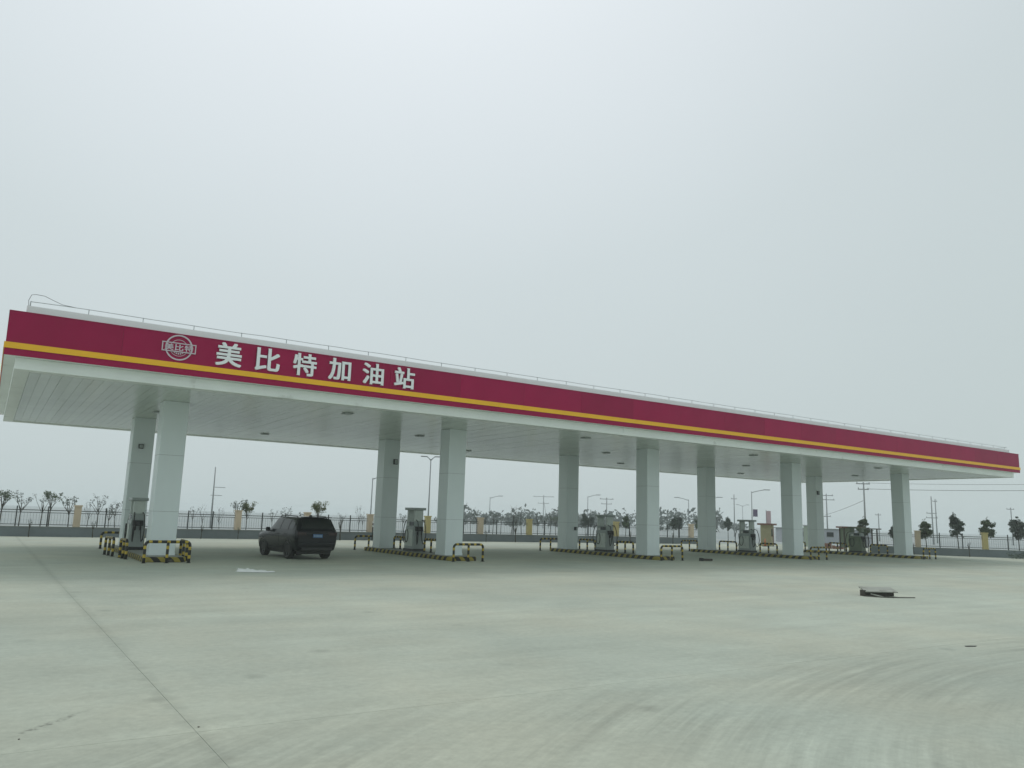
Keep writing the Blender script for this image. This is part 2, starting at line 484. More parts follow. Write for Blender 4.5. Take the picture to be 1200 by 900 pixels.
# upper fascia cladding: panels with fine seams
n = 20
pw = (X1 - X0) / n
pm = MB().box(.003, pw - .003, 0, .08, 6.66, ZFT).build('fascia_panel', MT['burgundy'], canopy)
pm.location = (X0, YF, 0)
for k in range(1, n):
    inst('fascia_panel', pm.data, canopy, (X0 + k * pw, YF + random.uniform(0, .006), 0))
for k in range(n):
    inst('fascia_panel', pm.data, canopy, (X0 + k * pw, YB - .08, 0))
sd = (YB - YF - .16) / 3
sm_ = MB().box(0, .08, .0015, sd - .0015, 6.66, ZFT).build('fascia_panel', MT['burgundy'], canopy)
sm_.location = (X0, YF + .08, 0)
for k in range(1, 3): inst('fascia_panel', sm_.data, canopy, (X0, YF + .08 + k * sd, 0))
for k in range(3): inst('fascia_panel', sm_.data, canopy, (X1 - .08, YF + .08 + k * sd, 0))
ring('stripe', -.04, .08, 6.48, 6.66, 'yellow_trim')
ring('lower_fascia', -.012, .0, ZFB, 6.48, 'burgundy_low')
ring('fascia_lip', .0, .30, ZFB + .004, 6.33, 'white_panel')
ring('white_band', .30, .72, ZS, ZFB + .004, 'white_panel', .012)
ring('coping', -.015, .14, ZFT, ZFT + .02, 'burgundy_low')
ring('parapet', .42, .62, 7.30, 7.93, 'parapet_white')
MB().box(X0 + .62, X1 - .62, YF + .62, YB - .62, 7.2, 7.32).build('roof_deck', MT['roof'], canopy)
ring('gutter', .08, .42, 7.2, 7.32, 'roof')
MB().box(X0 + .72, X1 - .72, YF + .72, YB - .72, 5.972, 6.1).build('soffit_backing', MT['soffit'], canopy)
# soffit strips running front to back
ps = .3
ns = int((X1 - X0 - 1.46) / ps)
st = MB()
y0s, y1s = YF + .725, YB - .725
st.v = [(0, y0s, 5.968), (.002, y0s, 5.95), (.295, y0s, 5.95), (.297, y0s, 5.968), (0, y1s, 5.968), (.002, y1s, 5.95), (.295, y1s, 5.95), (.297, y1s, 5.968)]
for q in ((0, 4, 5, 1), (1, 5, 6, 2), (2, 6, 7, 3), (0, 3, 7, 4), (0, 1, 2, 3), (4, 7, 6, 5)): st.face(list(q))
so = st.build('soffit_strip', MT['soffit'], canopy)
so.location = (X0 + .73, 0, 0)
for k in range(1, ns):
    inst('soffit_strip', so.data, canopy, (X0 + .73 + k * ps, 0, random.uniform(-.003, .003)))

# recessed canopy lamps on a staggered grid
def lamp_proto():
    t = empty('canopy_light')
    bevel(MB().box(-.19, .19, -.19, .19, -.04, .0).build('housing', MT['galv'], t), .01)
    MB().box(-.15, .15, -.15, .15, -.05, -.04).build('lens', MT['pump_grey'], t)
    return t
lp = lamp_proto(); first = True
rows = {-2.2: 'front', 3.55: 'middle', 9.3: 'back'}
for j, (yy, nm) in enumerate(rows.items()):
    cnt = 0
    for k in range(0, 9):
        if (k + j) % 2 == 0: continue
        xx = k * S / 2
        o = lp if first else copy_tree(lp)
        first = False
        o.location = (xx, yy, 5.945)
        tag(o, f'small square lamp under the canopy ceiling, {ORD[cnt]} from the left in the {nm} row', 'ceiling lamp', 'lamps under the canopy')
        cnt += 1

# lightning conductor rail on the parapet
rail = empty('lightning_rail', (0, 0, 0), 0, 'thin conductor rail on short stands along the canopy roof edge', 'rail')
yr = YF + .5
pts = [(X0 + .5 + i * .9, yr, 8.09 + random.uniform(-.012, .012)) for i in range(int((X1 - X0 - 1) / .9) + 1)]
MB().tube(pts, .011, 5).build('conductor', MT['galv'], rail)
MB().tube([(X0 + .5, yr, 8.09), (X0 + .5, YB - .5, 8.09)], .011, 5).build('conductor', MT['galv'], rail)
MB().tube([(X1 - .6, yr, 8.09), (X1 - .6, YB - .5, 8.09)], .011, 5).build('conductor', MT['galv'], rail)
stand = MB().tube([(0, 0, 7.93), (0, 0, 8.10)], .013, 5).build('stand', MT['galv'], rail)
stand.location = (X0 + .5, yr, 0)
for k in range(1, 39):
    inst('stand', stand.data, rail, (X0 + .5 + k * 1.6, yr, 0))
wire = MB().tube([(X0 + .46, yr, 7.93), (X0 + .44, yr, 8.12), (X0 + .5, yr, 8.3), (X0 + .62, yr, 8.33), (X0 + .85, yr, 8.32), (X0 + 1.1, yr, 8.22), (X0 + 1.35, yr, 8.13), (X0 + 1.75, yr, 8.10)], .007, 6).build('loose_wire', MT['cable'])
tag(wire, 'loose wire bent in an arch at the left roof corner', 'wire')

# ------------------------------------------------------------------ lettering and emblem
def text_mesh(ch, name, m, parent, x0, x1, z0, z1, y, depth=.05, bold=.0):
    """raised character: outline of the glyph, thickened by staggered layers so that no two faces share a plane"""
    cu = bpy.data.curves.new(name, 'FONT')
    cu.body = ch; cu.size = 1; cu.extrude = .5; cu.resolution_u = 4
    tmp = bpy.data.objects.new(name + '_tmp', cu)
    col.objects.link(tmp)
    dg = bpy.context.evaluated_depsgraph_get()
    me = bpy.data.meshes.new_from_object(tmp.evaluated_get(dg))
    bpy.data.objects.remove(tmp); bpy.data.curves.remove(cu)
    xs = [v.co.x for v in me.vertices]; ys = [v.co.y for v in me.vertices]
    a, b, c, d = min(xs), max(xs), min(ys), max(ys)
    q = MB()
    x0 += bold; x1 -= bold; z0 += bold; z1 -= bold
    for n_, (ox, oz) in enumerate(((0, 0), (-1, -.7), (1, -.7), (-1, .7), (1, .7)) if bold else ((0, 0),)):
        base = len(q.v)
        for v in me.vertices:
            x = x0 + (v.co.x - a) / (b - a) * (x1 - x0) + ox * bold
            z = z0 + (v.co.y - c) / (d - c) * (z1 - z0) + oz * bold
            q.v.append((x, y - n_ * .0007 - (v.co.z + .5) * (depth - n_ * .0021), z))
        for p in me.polygons:
            q.face([base + k for k in p.vertices])
    bpy.data.meshes.remove(me)
    return q.build(name, MT[m], parent)
sign = empty('station_name_sign', (0, 0, 0), 0, 'row of six raised white characters on the burgundy fascia', 'sign')
for ch, a in zip('美比特加油站', (.26, 1.58, 2.92, 4.24, 5.57, 6.88)):
    text_mesh(ch, 'character', 'letter', sign, a, a + .86, 6.745, 7.565, YF - .004, .06, .020)
em = empty('round_emblem', (0, 0, 0), 0, 'round pale ring emblem with banner left of the white characters', 'emblem')
def ring_mesh(cx, cz, ro, ri, y0, y1, a0=0, a1=2 * PI, n=48):
    m = MB(); closed = abs(a1 - a0 - 2 * PI) < 1e-6
    k = n if closed else n + 1
    for i in range(k):
        an = a0 + (a1 - a0) * i / n
        c, s = math.cos(an), math.sin(an)
        m.v += [(cx + ro * c, y0, cz + ro * s), (cx + ri * c, y0, cz + ri * s), (cx + ro * c, y1, cz + ro * s), (cx + ri * c, y1, cz + ri * s)]
    for i in range(n):
        j = (i + 1) % k
        b, e = i * 4, j * 4
        m.face([b, e, e + 1, b + 1]); m.face([b, b + 2, e + 2, e]); m.face([b + 1, e + 1, e + 3, b + 3])
    return m
ecx, ecz = -.92, 7.165
ring_mesh(ecx, ecz, .43, .385, YF - .035, YF - .002).build('ring', MT['emblem'], em)
ring_mesh(ecx, ecz, .27, .255, YF - .015, YF - .002, .5, PI - .5, 20).build('arc', MT['emblem'], em)
ring_mesh(ecx, ecz, .29, .275, YF - .015, YF - .002, PI + .55, 2 * PI - .55, 20).build('arc', MT['emblem'], em)
for k in range(7):
    an = PI + .7 + k * (PI - 1.4) / 6
    cx_, cz_ = ecx + .225 * math.cos(an), ecz + .02 + .225 * math.sin(an)
    MB().box(cx_ - .02, cx_ + .02, YF - .02, YF - .002, cz_ - .025, cz_ + .025).build('tick', MT['emblem'], em)
bn = MB().box(ecx - .5, ecx + .5, YF - .030, YF - .003, ecz - .125, ecz + .125).build('banner', MT['burgundy_low'], em)
fr = MB()
fr.box(ecx - .53, ecx + .53, YF - .05, YF - .004, ecz + .125, ecz + .155).box(ecx - .53, ecx + .53, YF - .05, YF - .004, ecz - .155, ecz - .125)
fr.box(ecx - .53, ecx - .5, YF - .05, YF - .004, ecz - .125, ecz + .125).box(ecx + .5, ecx + .53, YF - .05, YF - .004, ecz - .125, ecz + .125)
fr.build('banner_frame', MT['emblem'], bn)
for ch, a in zip('美比特', (-.44, -.135, .17)):
    text_mesh(ch, 'character', 'emblem', bn, ecx + a, ecx + a + .27, ecz - .11, ecz + .11, YF - .031, .016, .006)

# ------------------------------------------------------------------ islands, columns
def rounded(hx, y0, y1, r, n=6):
    p = []
    for (cx, cy, a) in ((hx - r, y1 - r, 0), (-hx + r, y1 - r, PI / 2), (-hx + r, y0 + r, PI), (hx - r, y0 + r, 1.5 * PI)):
        for i in range(n + 1):
            an = a + PI / 2 * i / n
            p.append((cx + r * math.cos(an), cy + r * math.sin(an)))
    return p
def column_proto():
    t = empty('canopy_column')
    h = .45
    bevel(MB().box(-h, h, -h, h, 0, ZS + .03 - .19).build('shaft', MT['column'], t), .02)
    bevel(MB().box(-h - .012, h + .012, -h - .012, h + .012, 0, .10).build('base_trim', MT['column'], t), .006)
    m = MB()   # fine cladding joints as thin proud seams
    for z in (1.6, 3.7):
        m.box(-h - .003, h + .003, -h - .003, h + .003, z, z + .012)
    m.build('seam', MT['galv'], t)
    return t
cp = column_proto()
nice = ['first', 'second', 'third', 'fourth', 'fifth']
kerb_me = None
for i in range(5):
    isl = empty('pump_island', (i * S - .04, 0, 0), 0, f'concrete pump island with worn yellow and black kerb, {nice[i]} from the left', 'pump island', 'pump islands')
    if i == 0:
        k = MB().prism(rounded(.74, -1.5, 8.15, .28), 0, .185).build('kerb', MT['kerb_stripe'], isl)
        bevel(k, .03)
        kt = MB().prism(rounded(.66, -1.42, 8.07, .24), .185, .190).build('paved_top', MT['kerb_top'], isl)
        kerb_me, top_me = k, kt
    else:
        for src in (kerb_me, top_me):
            c = src.copy(); col.objects.link(c); c.parent = isl
    for row in (0, 1):
        o = cp if (i == 0 and row == 0) else copy_tree(cp)
        o.location = (i * S, row * R, .19)
        tag(o, f'square white clad column at the {"front" if row == 0 else "back"} of the {nice[i]} pump island from the left', 'column', 'canopy columns')
for i, (bx_, bz, w_, h_) in {0: (-.08, 4.65, .2, .2), 1: (12.56, 4.76, .22, .28), 2: (24.97, 1.43, .16, .2), 4: (49.26, 4.66, .2, .3)}.items():
    t = empty('column_box', (bx_, R - .452, bz), 0, f'small dark box fixed to the back column of the {nice[i]} pump island', 'box', 'boxes on columns')
    bevel(MB().box(-w_ / 2, w_ / 2, -.14, 0, -h_ / 2, h_ / 2).build('casing', MT['column_box'], t), .015)
    MB().box(-w_ / 2 + .03, w_ / 2 - .03, -.146, -.14, -h_ / 2 + .03, h_ / 2 - .03).build('front_cover', MT['pump_grey'], t)

# ------------------------------------------------------------------ striped guard hoops
def hoop(width, nleg, h=.74, r=.052, rc=.14, band=.15):
    """tubular rail along local X with rounded ends; painted in alternating bands"""
    def path(pts):
        out = [Vector(pts[0])]; mis = []; acc = 0; cur = 0
        for a, b in zip(pts[:-1], pts[1:]):
            a, b = Vector(a), Vector(b); L_ = (b - a).length; done = 0
            while done < L_ - 1e-6:
                bw = band * (1.25 if cur == 0 else .75)
                step = min(bw - acc, L_ - done)
                done += step; acc += step
                out.append(a + (b - a) * (done / L_)); mis.append(cur)
                if acc >= bw - 1e-6: acc = 0; cur = 1 - cur
        return out, mis
    m = MB(); w = width / 2
    pts = [(-w, 0, 0), (-w, 0, h - rc)]
    for i in range(1, 6):
        a = PI - PI / 2 * i / 5
        pts.append((-w + rc + rc * math.cos(a), 0, h - rc + rc * math.sin(a)))
    pts.append((w - rc, 0, h))
    for i in range(1, 6):
        a = PI / 2 - PI / 2 * i / 5
        pts.append((w - rc + rc * math.cos(a), 0, h - rc + rc * math.sin(a)))
    pts.append((w, 0, 0))
    p, mi = path(pts)
    m.tube(p, r, 8, mi)
    legs = []
    for k in range(1, nleg - 1):
        x = -w + width * k / (nleg - 1)
        p, mi = path([(x, 0, 0), (x, 0, h - .02)])
        legs.append((p, mi))
    return m, legs
def hoop_obj(loc, rz, width, nleg, label, grp, h=.74):
    t = empty('guard_rail', loc, rz, label, 'guard rail', grp)
    m, legs = hoop(width, nleg, h)
    mats = [MT['black_paint'], MT['yellow_paint']]
    m.build('hoop', mats, t)
    for p, mi in legs:
        MB().tube(p, .05, 8, mi).build('middle_leg', mats, t)
    f = MB()
    w = width / 2
    for k in range(nleg):
        x = -w + width * k / (nleg - 1)
        foot = MB().box(x - .075, x + .075, -.075, .075, 0, .012).build('foot_plate', MT['black_paint'], t)
    return t
for i in range(5):
    cx = i * S
    hoop_obj((cx - .08, -1.92, .0), random.uniform(-.03, .03), 1.5, 3, f'black and yellow guard rail across the front end of the {nice[i]} pump island', 'guard rails at the islands')
    hoop_obj((cx - .25, 8.6, .0), 0, 1.6, 3, f'black and yellow guard rail across the back end of the {nice[i]} pump island', 'guard rails at the islands')
    hoop_obj((cx + .1, 5.35, .19), PI / 2, 1.5, 3, f'striped guard hoop behind the fuel pump on the {nice[i]} island', 'guard rails at the islands', .62)
    hoop_obj((cx + .1, 1.95, .19), PI / 2, 1.35, 3, f'striped guard hoop before the fuel pump on the {nice[i]} island', 'guard rails at the islands', .62)
hoop_obj((-1.12, .95, 0), PI / 2 + .06, 1.1, 3, 'striped guard rail on the ground left of the first island, nearer one', 'guard rails at the islands', .70)
hoop_obj((-1.36, 3.0, 0), PI / 2 + .1, 1.3, 3, 'striped guard rail on the ground left of the first island, farther one', 'guard rails at the islands', .70)
hoop_obj((.86, .1, 0), PI / 2 - .05, 1.5, 3, 'striped guard rail on the ground right of the first island column', 'guard rails at the islands', .70)

# ------------------------------------------------------------------ fuel pumps
def pump(i, loc, body='pump_grey', extra_top=0.0):
    t = empty('fuel_pump', loc, 0)
    hx, hy = .30, .50
    bevel(MB().box(-hx - .03, hx + .03, -hy - .04, hy + .04, 0, .12).build('plinth', MT['pump_dark'], t), .01)
    bevel(MB().frustum((-hx, hx, -hy, hy, .12), (-hx * .86, hx * .86, -hy * .92, hy * .92, 1.20)).build('cabinet', MT[body], t), .02)
    bevel(MB().box(-hx * .80, hx * .80, -hy * .9, hy * .9, 1.20, 1.46).build('meter_box', MT['pump_grey'], t), .02)
    for s in (-1, 1):
        d_ = MB()
        xa, xb = sorted((s * hx * .93, s * (hx + .012)))
        d_.box(xa, xb, -hy * .78, hy * .78, .25, 1.05)
        d_.build('service_door', MT['pump_pale'] if body == 'pump_grey' else MT[body], t)
        xa, xb = sorted((s * hx * .80, s * (hx * .80 + .015)))
        sc_ = MB().box(xa, xb, -hy * .7, hy * .2, 1.25, 1.42).build('display', MT['screen'], t)
        MB().box(xa - .004 if s < 0 else xa, xb if s < 0 else xb + .004, hy * .3, hy * .6, 1.22, 1.34).build('sticker', MT['sticker'], t)
    for s in (-1, 1):
        ya, yb_ = sorted((s * hy * .66, s * hy * .92))
        bevel(MB().box(-hx * .72, hx * .72, ya, yb_, 1.46, 2.0 + extra_top).build('upright', MT['pump_pale'] if body == 'pump_grey' else MT[body], t), .015)
    bevel(MB().box(-hx - .02, hx + .02, -hy - .06, hy + .06, 2.0 + extra_top, 2.12 + extra_top).build('header', MT[body], t), .02)
    for sy in (-1, 1):
        for sx in (-1, 1):
            y = sy * (hy + .02)
            hs = MB().tube([(sx * .16, sy * hy * .9, 1.52), (sx * .18, sy * (hy + .18), 1.45), (sx * .2, sy * (hy + .30), 1.15), (sx * .21, sy * (hy + .34), .8), (sx * .2, sy * (hy + .28), .45),
                            (sx * .17, sy * (hy + .16), .35), (sx * .14, sy * (hy + .07), .55), (sx * .12, sy * (hy + .03), .95)], .022, 6).build('hose', MT['rubber'], t)
        nz = MB()
        nz.box(-.20, .20, *sorted((sy * hy * .9, sy * (hy + .06))), .98, 1.20)
        hl = nz.build('holster', MT['pump_dark'], t)
        nzl = MB()
        nzl.tube([(-.1, sy * (hy + .08), .8), (-.1, sy * (hy + .10), 1.0), (-.1, sy * (hy + .05), 1.16)], [.03, .035, .02], 6)
        nzl.build('nozzle', MT['rubber'], hl)
        nzl = MB()
        nzl.tube([(.1, sy * (hy + .08), .8), (.1, sy * (hy + .10), 1.0), (.1, sy * (hy + .05), 1.16)], [.03, .035, .02], 6)
        nzl.build('nozzle', MT['rubber'], hl)
    # big loop on the road faces
    for s in (-1, 1):
        lp_ = [(s * (hx + .03), .22 + .17 * math.sin(a), .75 - .33 * math.cos(a)) for a in [2 * PI * k / 14 - PI * .85 for k in range(13)]]
        MB().tube(lp_, .02, 6).build('hose', MT['rubber'], t)
    tag(t, ['grey fuel pump wedged between the two columns of the first island', 'grey fuel pump with open header on the second island behind the dark car',
            'grey fuel pump on the third island, middle one of five', 'dark grey fuel pump on the fourth pump island from the left',
            'dull green fuel pump on the fifth island before the open shed'][i], 'fuel pump', 'fuel pumps')
    return t
for i in range(5):
    pump(i, (i * S - (.32 if i == 0 else 0), 3.6 + (.5 if i == 0 else 0), .19), 'pump_green' if i == 4 else 'pump_grey', -.25 if i == 4 else 0)

# ------------------------------------------------------------------ dark SUV under the canopy
def suv(loc, rz):
    t = empty('parked_car', loc, rz, 'dark grey sport utility vehicle parked under the canopy beside the first island', 'car')
    # rows: sill, mid, belt, roof edge, roof centre ; (y, [(w,z)...])
    ST = [
        (0.00, [(.76, .50), (.86, .80), (.84, 1.10), (.80, 1.15), (0, 1.17)]),
        (0.06, [(.82, .42), (.91, .80), (.90, 1.13), (.82, 1.20), (0, 1.22)]),
        (0.20, [(.85, .37), (.93, .80), (.92, 1.14), (.74, 1.50), (0, 1.54)]),
        (0.32, [(.87, .36), (.935, .80), (.925, 1.14), (.70, 1.66), (0, 1.71)]),
        (0.85, [(.88, .35), (.94, .80), (.93, 1.14), (.70, 1.69), (0, 1.745)]),
        (1.90, [(.88, .34), (.93, .79), (.925, 1.12), (.70, 1.70), (0, 1.755)]),
        (2.70, [(.88, .34), (.93, .78), (.925, 1.10), (.68, 1.66), (0, 1.715)]),
        (3.00, [(.88, .34), (.93, .78), (.925, 1.09), (.70, 1.46), (0, 1.52)]),
        (3.45, [(.88, .34), (.935, .78), (.92, 1.07), (.79, 1.13), (0, 1.17)]),
        (4.00, [(.87, .34), (.935, .77), (.91, 1.03), (.75, 1.08), (0, 1.12)]),
        (4.40, [(.84, .35), (.91, .74), (.88, .97), (.70, 1.01), (0, 1.05)]),
        (4.58, [(.78, .38), (.84, .68), (.82, .86), (.64, .90), (0, .92)]),
        (4.66, [(.68, .44), (.74, .62), (.72, .76), (.55, .78), (0, .79)]),
    ]
    def lerp(a, b, f): return a + (b - a) * f
    def at(y, u):   # u in 0..4 row
        for k in range(len(ST) - 1):
            if ST[k][0] <= y <= ST[k + 1][0] + 1e-9:
                f = (y - ST[k][0]) / (ST[k + 1][0] - ST[k][0]); break
        i = min(int(u), 3); g_ = u - i
        def P(s):
            a, b = s[1][i], s[1][i + 1]
            bul = math.sin(g_ * PI) * (.018 if i < 3 else 0)
            if i == 3:   # crowned roof
                return lerp(a[0], b[0], g_), a[1] + (b[1] - a[1]) * math.sin(g_ * PI / 2)
            return lerp(a[0], b[0], g_) + bul, lerp(a[1], b[1], g_)
        p, q = P(ST[k]), P(ST[k + 1])
        return lerp(p[0], q[0], f), lerp(p[1], q[1], f)
    ys = sorted(set([s[0] for s in ST] + [.6, 1.1, 1.4, 1.65, 2.15, 2.4, 2.85, 3.2, 3.74, 4.2]))
    us = [0, .33, .66, 1, 1.5, 2, 2.5, 3, 3.33, 3.66, 4]
    prof = us
    m = MB(); L_ = len(us)
    for y in ys:
        left = [at(y, u) for u in us]
        row = [(-w, y, z) for w, z in left] + [(w, y, z) for w, z in reversed(left[:-1])]
        m.v += row
    W = 2 * L_ - 1
    for i in range(len(ys) - 1):
        for k in range(W - 1):
            a = i * W + k
            m.face([a, a + 1, a + W + 1, a + W], 0, True)
        a = i * W
        m.face([a + W - 1, a, a + W, a + 2 * W - 1])
    m.face(list(range(W)))
    m.face([(len(ys) - 1) * W + k for k in range(W - 1, -1, -1)])
    body = m.build('body', MT['car_paint'], t)
    # side windows
    def patch(name, y0, y1, u0, u1, side, material, off=.008, ny=6, nu=4, par=t, slant0=0, slant1=0):
        q = MB()
        for i in range(ny + 1):
            for k in range(nu + 1):
                u = lerp(u0, u1, k / nu)
                ya = y0 + slant0 * k / nu; yb2 = y1 + slant1 * k / nu
                y = lerp(ya, yb2, i / ny)
                w, z = at(y, u)
                q.v.append((side * (w + off), y, z + off * .3))
        for i in range(ny):
            for k in range(nu):
                a = i * (nu + 1) + k
                q.face([a, a + 1, a + nu + 2, a + nu + 1] if side < 0 else [a, a + nu + 1, a + nu + 2, a + 1], 0, True)
        return q.build(name, material, par)
    for s in (-1, 1):
        patch('quarter_window', .50, .98, 2.12, 2.86, s, MT['car_glass'], slant0=.05)
        d1 = patch('rear_door', 1.02, 1.92, .35, 2.05, s, MT['car_paint'], .004)
        patch('window', 1.06, 1.88, 2.12, 2.88, s, MT['car_glass'], par=d1)
        d2 = patch('front_door', 1.95, 3.05, .35, 2.05, s, MT['car_paint'], .004)
        patch('window', 1.95, 3.18, 2.12, 2.88, s, MT['car_glass'], par=d2, slant1=-.48)
        for dd, yy in ((d1, 1.12), (d2, 2.06)):
            MB().box(*sorted((s * .925, s * .965)), yy, yy + .2, .99, 1.02).build('handle', MT['car_trim'], dd)
        patch('sill_trim', 1.3, 3.2, .02, .3, s, MT['car_trim'], .012)
        MB().tube([(s * .66, .65, 1.69), (s * .66, .75, 1.755), (s * .665, 1.8, 1.775), (s * .65, 2.5, 1.745), (s * .64, 2.58, 1.68)], .02, 6).build('roof_rail', MT['car_trim'], t)
        mr = MB(); mr.box(*sorted((s * .95, s * 1.14)), 2.93, 3.05, 1.08, 1.25)
        bevel(mr.build('mirror', MT['car_paint'], t), .04, 3)
        MB().box(*sorted((s * .88, s * .98)), 2.97, 3.02, 1.07, 1.11).build('mirror_arm', MT['car_trim'], t)
        tl = MB()
        tl.box(*sorted((s * .50, s * .90)), -.018, .10, .98, 1.12)
        bevel(tl.build('tail_lamp', MT['tail_red'], t), .025, 2)
        hd = MB().box(*sorted((s * .46, s * .80)), 4.36, 4.58, .80, .92)
        bevel(hd.build('headlamp', MT['car_glass'], t), .03)
        for yy in (.95, 3.72):
            wh = empty('wheel', (s * .82, yy, .37)); wh.parent = t
            n_ = 24
            ty = MB()
            prf = [(-.12, .30), (-.13, .345), (-.10, .37), (.10, .37), (.13, .345), (.12, .30), (.10, .24), (-.10, .24)]
            for k in range(n_):
                a = 2 * PI * k / n_
                for (x, r_) in prf: ty.v.append((x, r_ * math.cos(a), r_ * math.sin(a)))
            P_ = len(prf)
            for k in range(n_):
                k2 = (k + 1) % n_
                for j in range(P_):
                    j2 = (j + 1) % P_
                    ty.face([k * P_ + j, k * P_ + j2, k2 * P_ + j2, k2 * P_ + j], 0, True)
            ty.build('tyre', MT['rubber'], wh)
            rm = MB()
            rm.prism([(.24 * math.cos(2 * PI * k / 20), .24 * math.sin(2 * PI * k / 20)) for k in range(20)], -.02, .02)
            rm.v = [(s * .02 + z, x, y) for x, y, z in rm.v]
            for k in range(5):
                a = 2 * PI * k / 5
                b0 = len(rm.v)
                c, sn = math.cos(a), math.sin(a)
                for (r_, hw) in ((.04, .035), (.235, .05)):
                    for sg in (-1, 1):
                        for x in (.04, .10):
                            rm.v.append((s * x, r_ * c - sg * hw * sn, r_ * sn + sg * hw * c))
                for q in ((0, 1, 3, 2), (4, 6, 7, 5), (0, 4, 5, 1), (2, 3, 7, 6), (0, 2, 6, 4), (1, 5, 7, 3)):
                    rm.face([b0 + i for i in q])
            rm.build('rim', MT['car_rim'], wh)
            ar = MB()
            arc = [(s * .905, yy + .44 * math.cos(a), .37 + .44 * math.sin(a)) for a in [PI * k / 14 for k in range(15)]]
            ar.tube(arc, .045, 6)
            ar.build('wheel_arch', MT['car_trim'], t)
            ds = MB()
            pl = [(yy + .41 * math.cos(a), .37 + .41 * math.sin(a)) for a in [-.25 + (PI + .5) * k / 16 for k in range(17)]]
            ds.prism(pl, 0, .02)
            ds.v = [(s * (.905 + z), x, y) for x, y, z in ds.v]
            ds.build('arch_liner', MT['rubber'], t)
    # rear: window, plate, bumper, wiper
    q = MB()
    for i in range(5):
        y = lerp(.075, .30, i / 4)
        for k in range(9):
            f = -1 + 2 * k / 8
            w, z = at(y, 3)
            _, zc = at(y, 4)
            ww = w * .90 * f
            q.v.append((ww, y - .014, z + (zc - z) * math.cos(f * .9 * PI / 2) + .012))
    for i in range(4):
        for k in range(8):
            a = i * 9 + k
            q.face([a, a + 1, a + 10, a + 9], 0, True)
    q.build('rear_window', MT['car_glass'], t)
    bevel(MB().box(-.66, .66, .10, .40, 1.70, 1.74).build('roof_spoiler', MT['car_paint'], t), .02)
    bevel(MB().box(-.82, .82, -.05, .12, .54, .72).build('rear_bumper', MT['car_paint'], t), .04, 3)
    bevel(MB().box(-.70, .70, -.03, .3, .36, .50).build('bumper_skirt', MT['car_trim'], t), .03, 2)
    pl = MB().box(-.22, .22, -.030, -.002, .90, 1.04).build('number_plate', MT['plate_blue'], t)
    m = MB()
    for k in range(6):
        x = -.17 + k * .062
        m.box(x, x + .035, -.034, -.030, .935, 1.005)
    m.build('plate_marks', MT['plate_white'], pl)
    bevel(MB().box(-.50, .50, -.026, -.002, 1.06, 1.085).build('trim_strip', MT['car_trim'], t), .006)
    bevel(MB().box(-.03, .03, .75, .95, 1.74, 1.81).build('antenna', MT['car_trim'], t), .02)
    ws = MB()
    for i in range(5):
        y = lerp(2.74, 3.40, i / 4)
        w, z = at(y, 3); _, zc = at(y, 4)
        for k in range(7):
            f = -1 + 2 * k / 6
            ws.v.append((w * .93 * f, y + .01, z + (zc - z) * math.cos(f * .9 * PI / 2) + .012))
    for i in range(4):
        for k in range(6):
            a = i * 7 + k
            ws.face([a, a + 1, a + 8, a + 7], 0, True)
    ws.build('windscreen', MT['car_glass'], t)
    MB().box(-.78, .78, .3, 4.3, .22, .34).build('underbody', MT['car_trim'], t)
    return t
car = suv((5.95, -.38, 0), .07)
car.scale = (.96, 1, 1)

# ------------------------------------------------------------------ boundary walls with railings
def boundary(name, p0, p1, label, pillars, post_n=3, yellow=()):
    """p0->p1 in plan; pillars = distances along the wall"""
    p0, p1 = Vector(p0), Vector(p1)
    L_ = (p1 - p0).length
    ang = math.atan2(p1.y - p0.y, p1.x - p0.x)
    t = empty(name, (p0.x, p0.y, 0), ang, label, 'wall')
    wb = MB().box(0, L_, -.12, .12, -.05, .56).build('wall_base', MT['wall'], t)
    MB().box(0, L_, -.15, .15, .56, .61).build('coping', MT['wall_cap'], t)
    ph = .19
    edges = [0] + list(pillars) + [L_]
    pillar_me = {}
    for k, s in enumerate(pillars):
        mt = 'pillar_yellow' if k in yellow else 'pillar'
        if mt not in pillar_me:
            o = MB().box(-ph, ph, -.2, .2, .61, 1.86).build('pillar', MT[mt], t)
            o.location = (s, 0, 0)
            c = MB().box(-ph - .04, ph + .04, -.24, .24, 1.86, 1.95).build('cap', MT[mt], o)
            pillar_me[mt] = (o, c)
        else:
            o0, c0 = pillar_me[mt]
            o = inst('pillar', o0.data, t, (s, 0, 0)); c = inst('cap', c0.data, o)
    post = None; pk = MB()
    for a, b in zip(edges[:-1], edges[1:]):
        a2 = a + (ph if a > 0 else 0); b2 = b - (ph if b < L_ else 0)
        if b2 - a2 < .3: continue
        for z, h_ in ((.70, .04), (1.42, .035), (1.56, .045)):
            MB().box(a2, b2, -.02, .02, z, z + h_).build('rail', MT['fence'], t)
        n_ = max(1, round((b - a) / 1.63))
        for k in range(1, n_):
            s = a + (b - a) * k / n_ + random.uniform(-.05, .05)
            if post is None:
                post = MB().box(-.032, .032, -.032, .032, .61, 1.82).build('post', MT['fence'], t)
                post.location = (s, 0, 0)
            else:
                inst('post', post.data, t, (s, 0, 0))
        s = a2 + .12
        while s < b2 - .05:
            pk.box(s - .004, s + .004, -.004, .004, .74, 1.42)
            s += .16
    o = pk.build('pickets', MT['fence'], t)
    o['kind'] = 'stuff'
    return t
boundary('boundary_wall', (-15.5, 24.0), (54.6, 24.0), 'long low grey rear boundary wall with iron railing and cream pillars',
         [(-10.6 + 4.9 * k) + 15.5 for k in range(14) if -10.6 + 4.9 * k < 54.6 - .25] , yellow=(7, 9, 11))
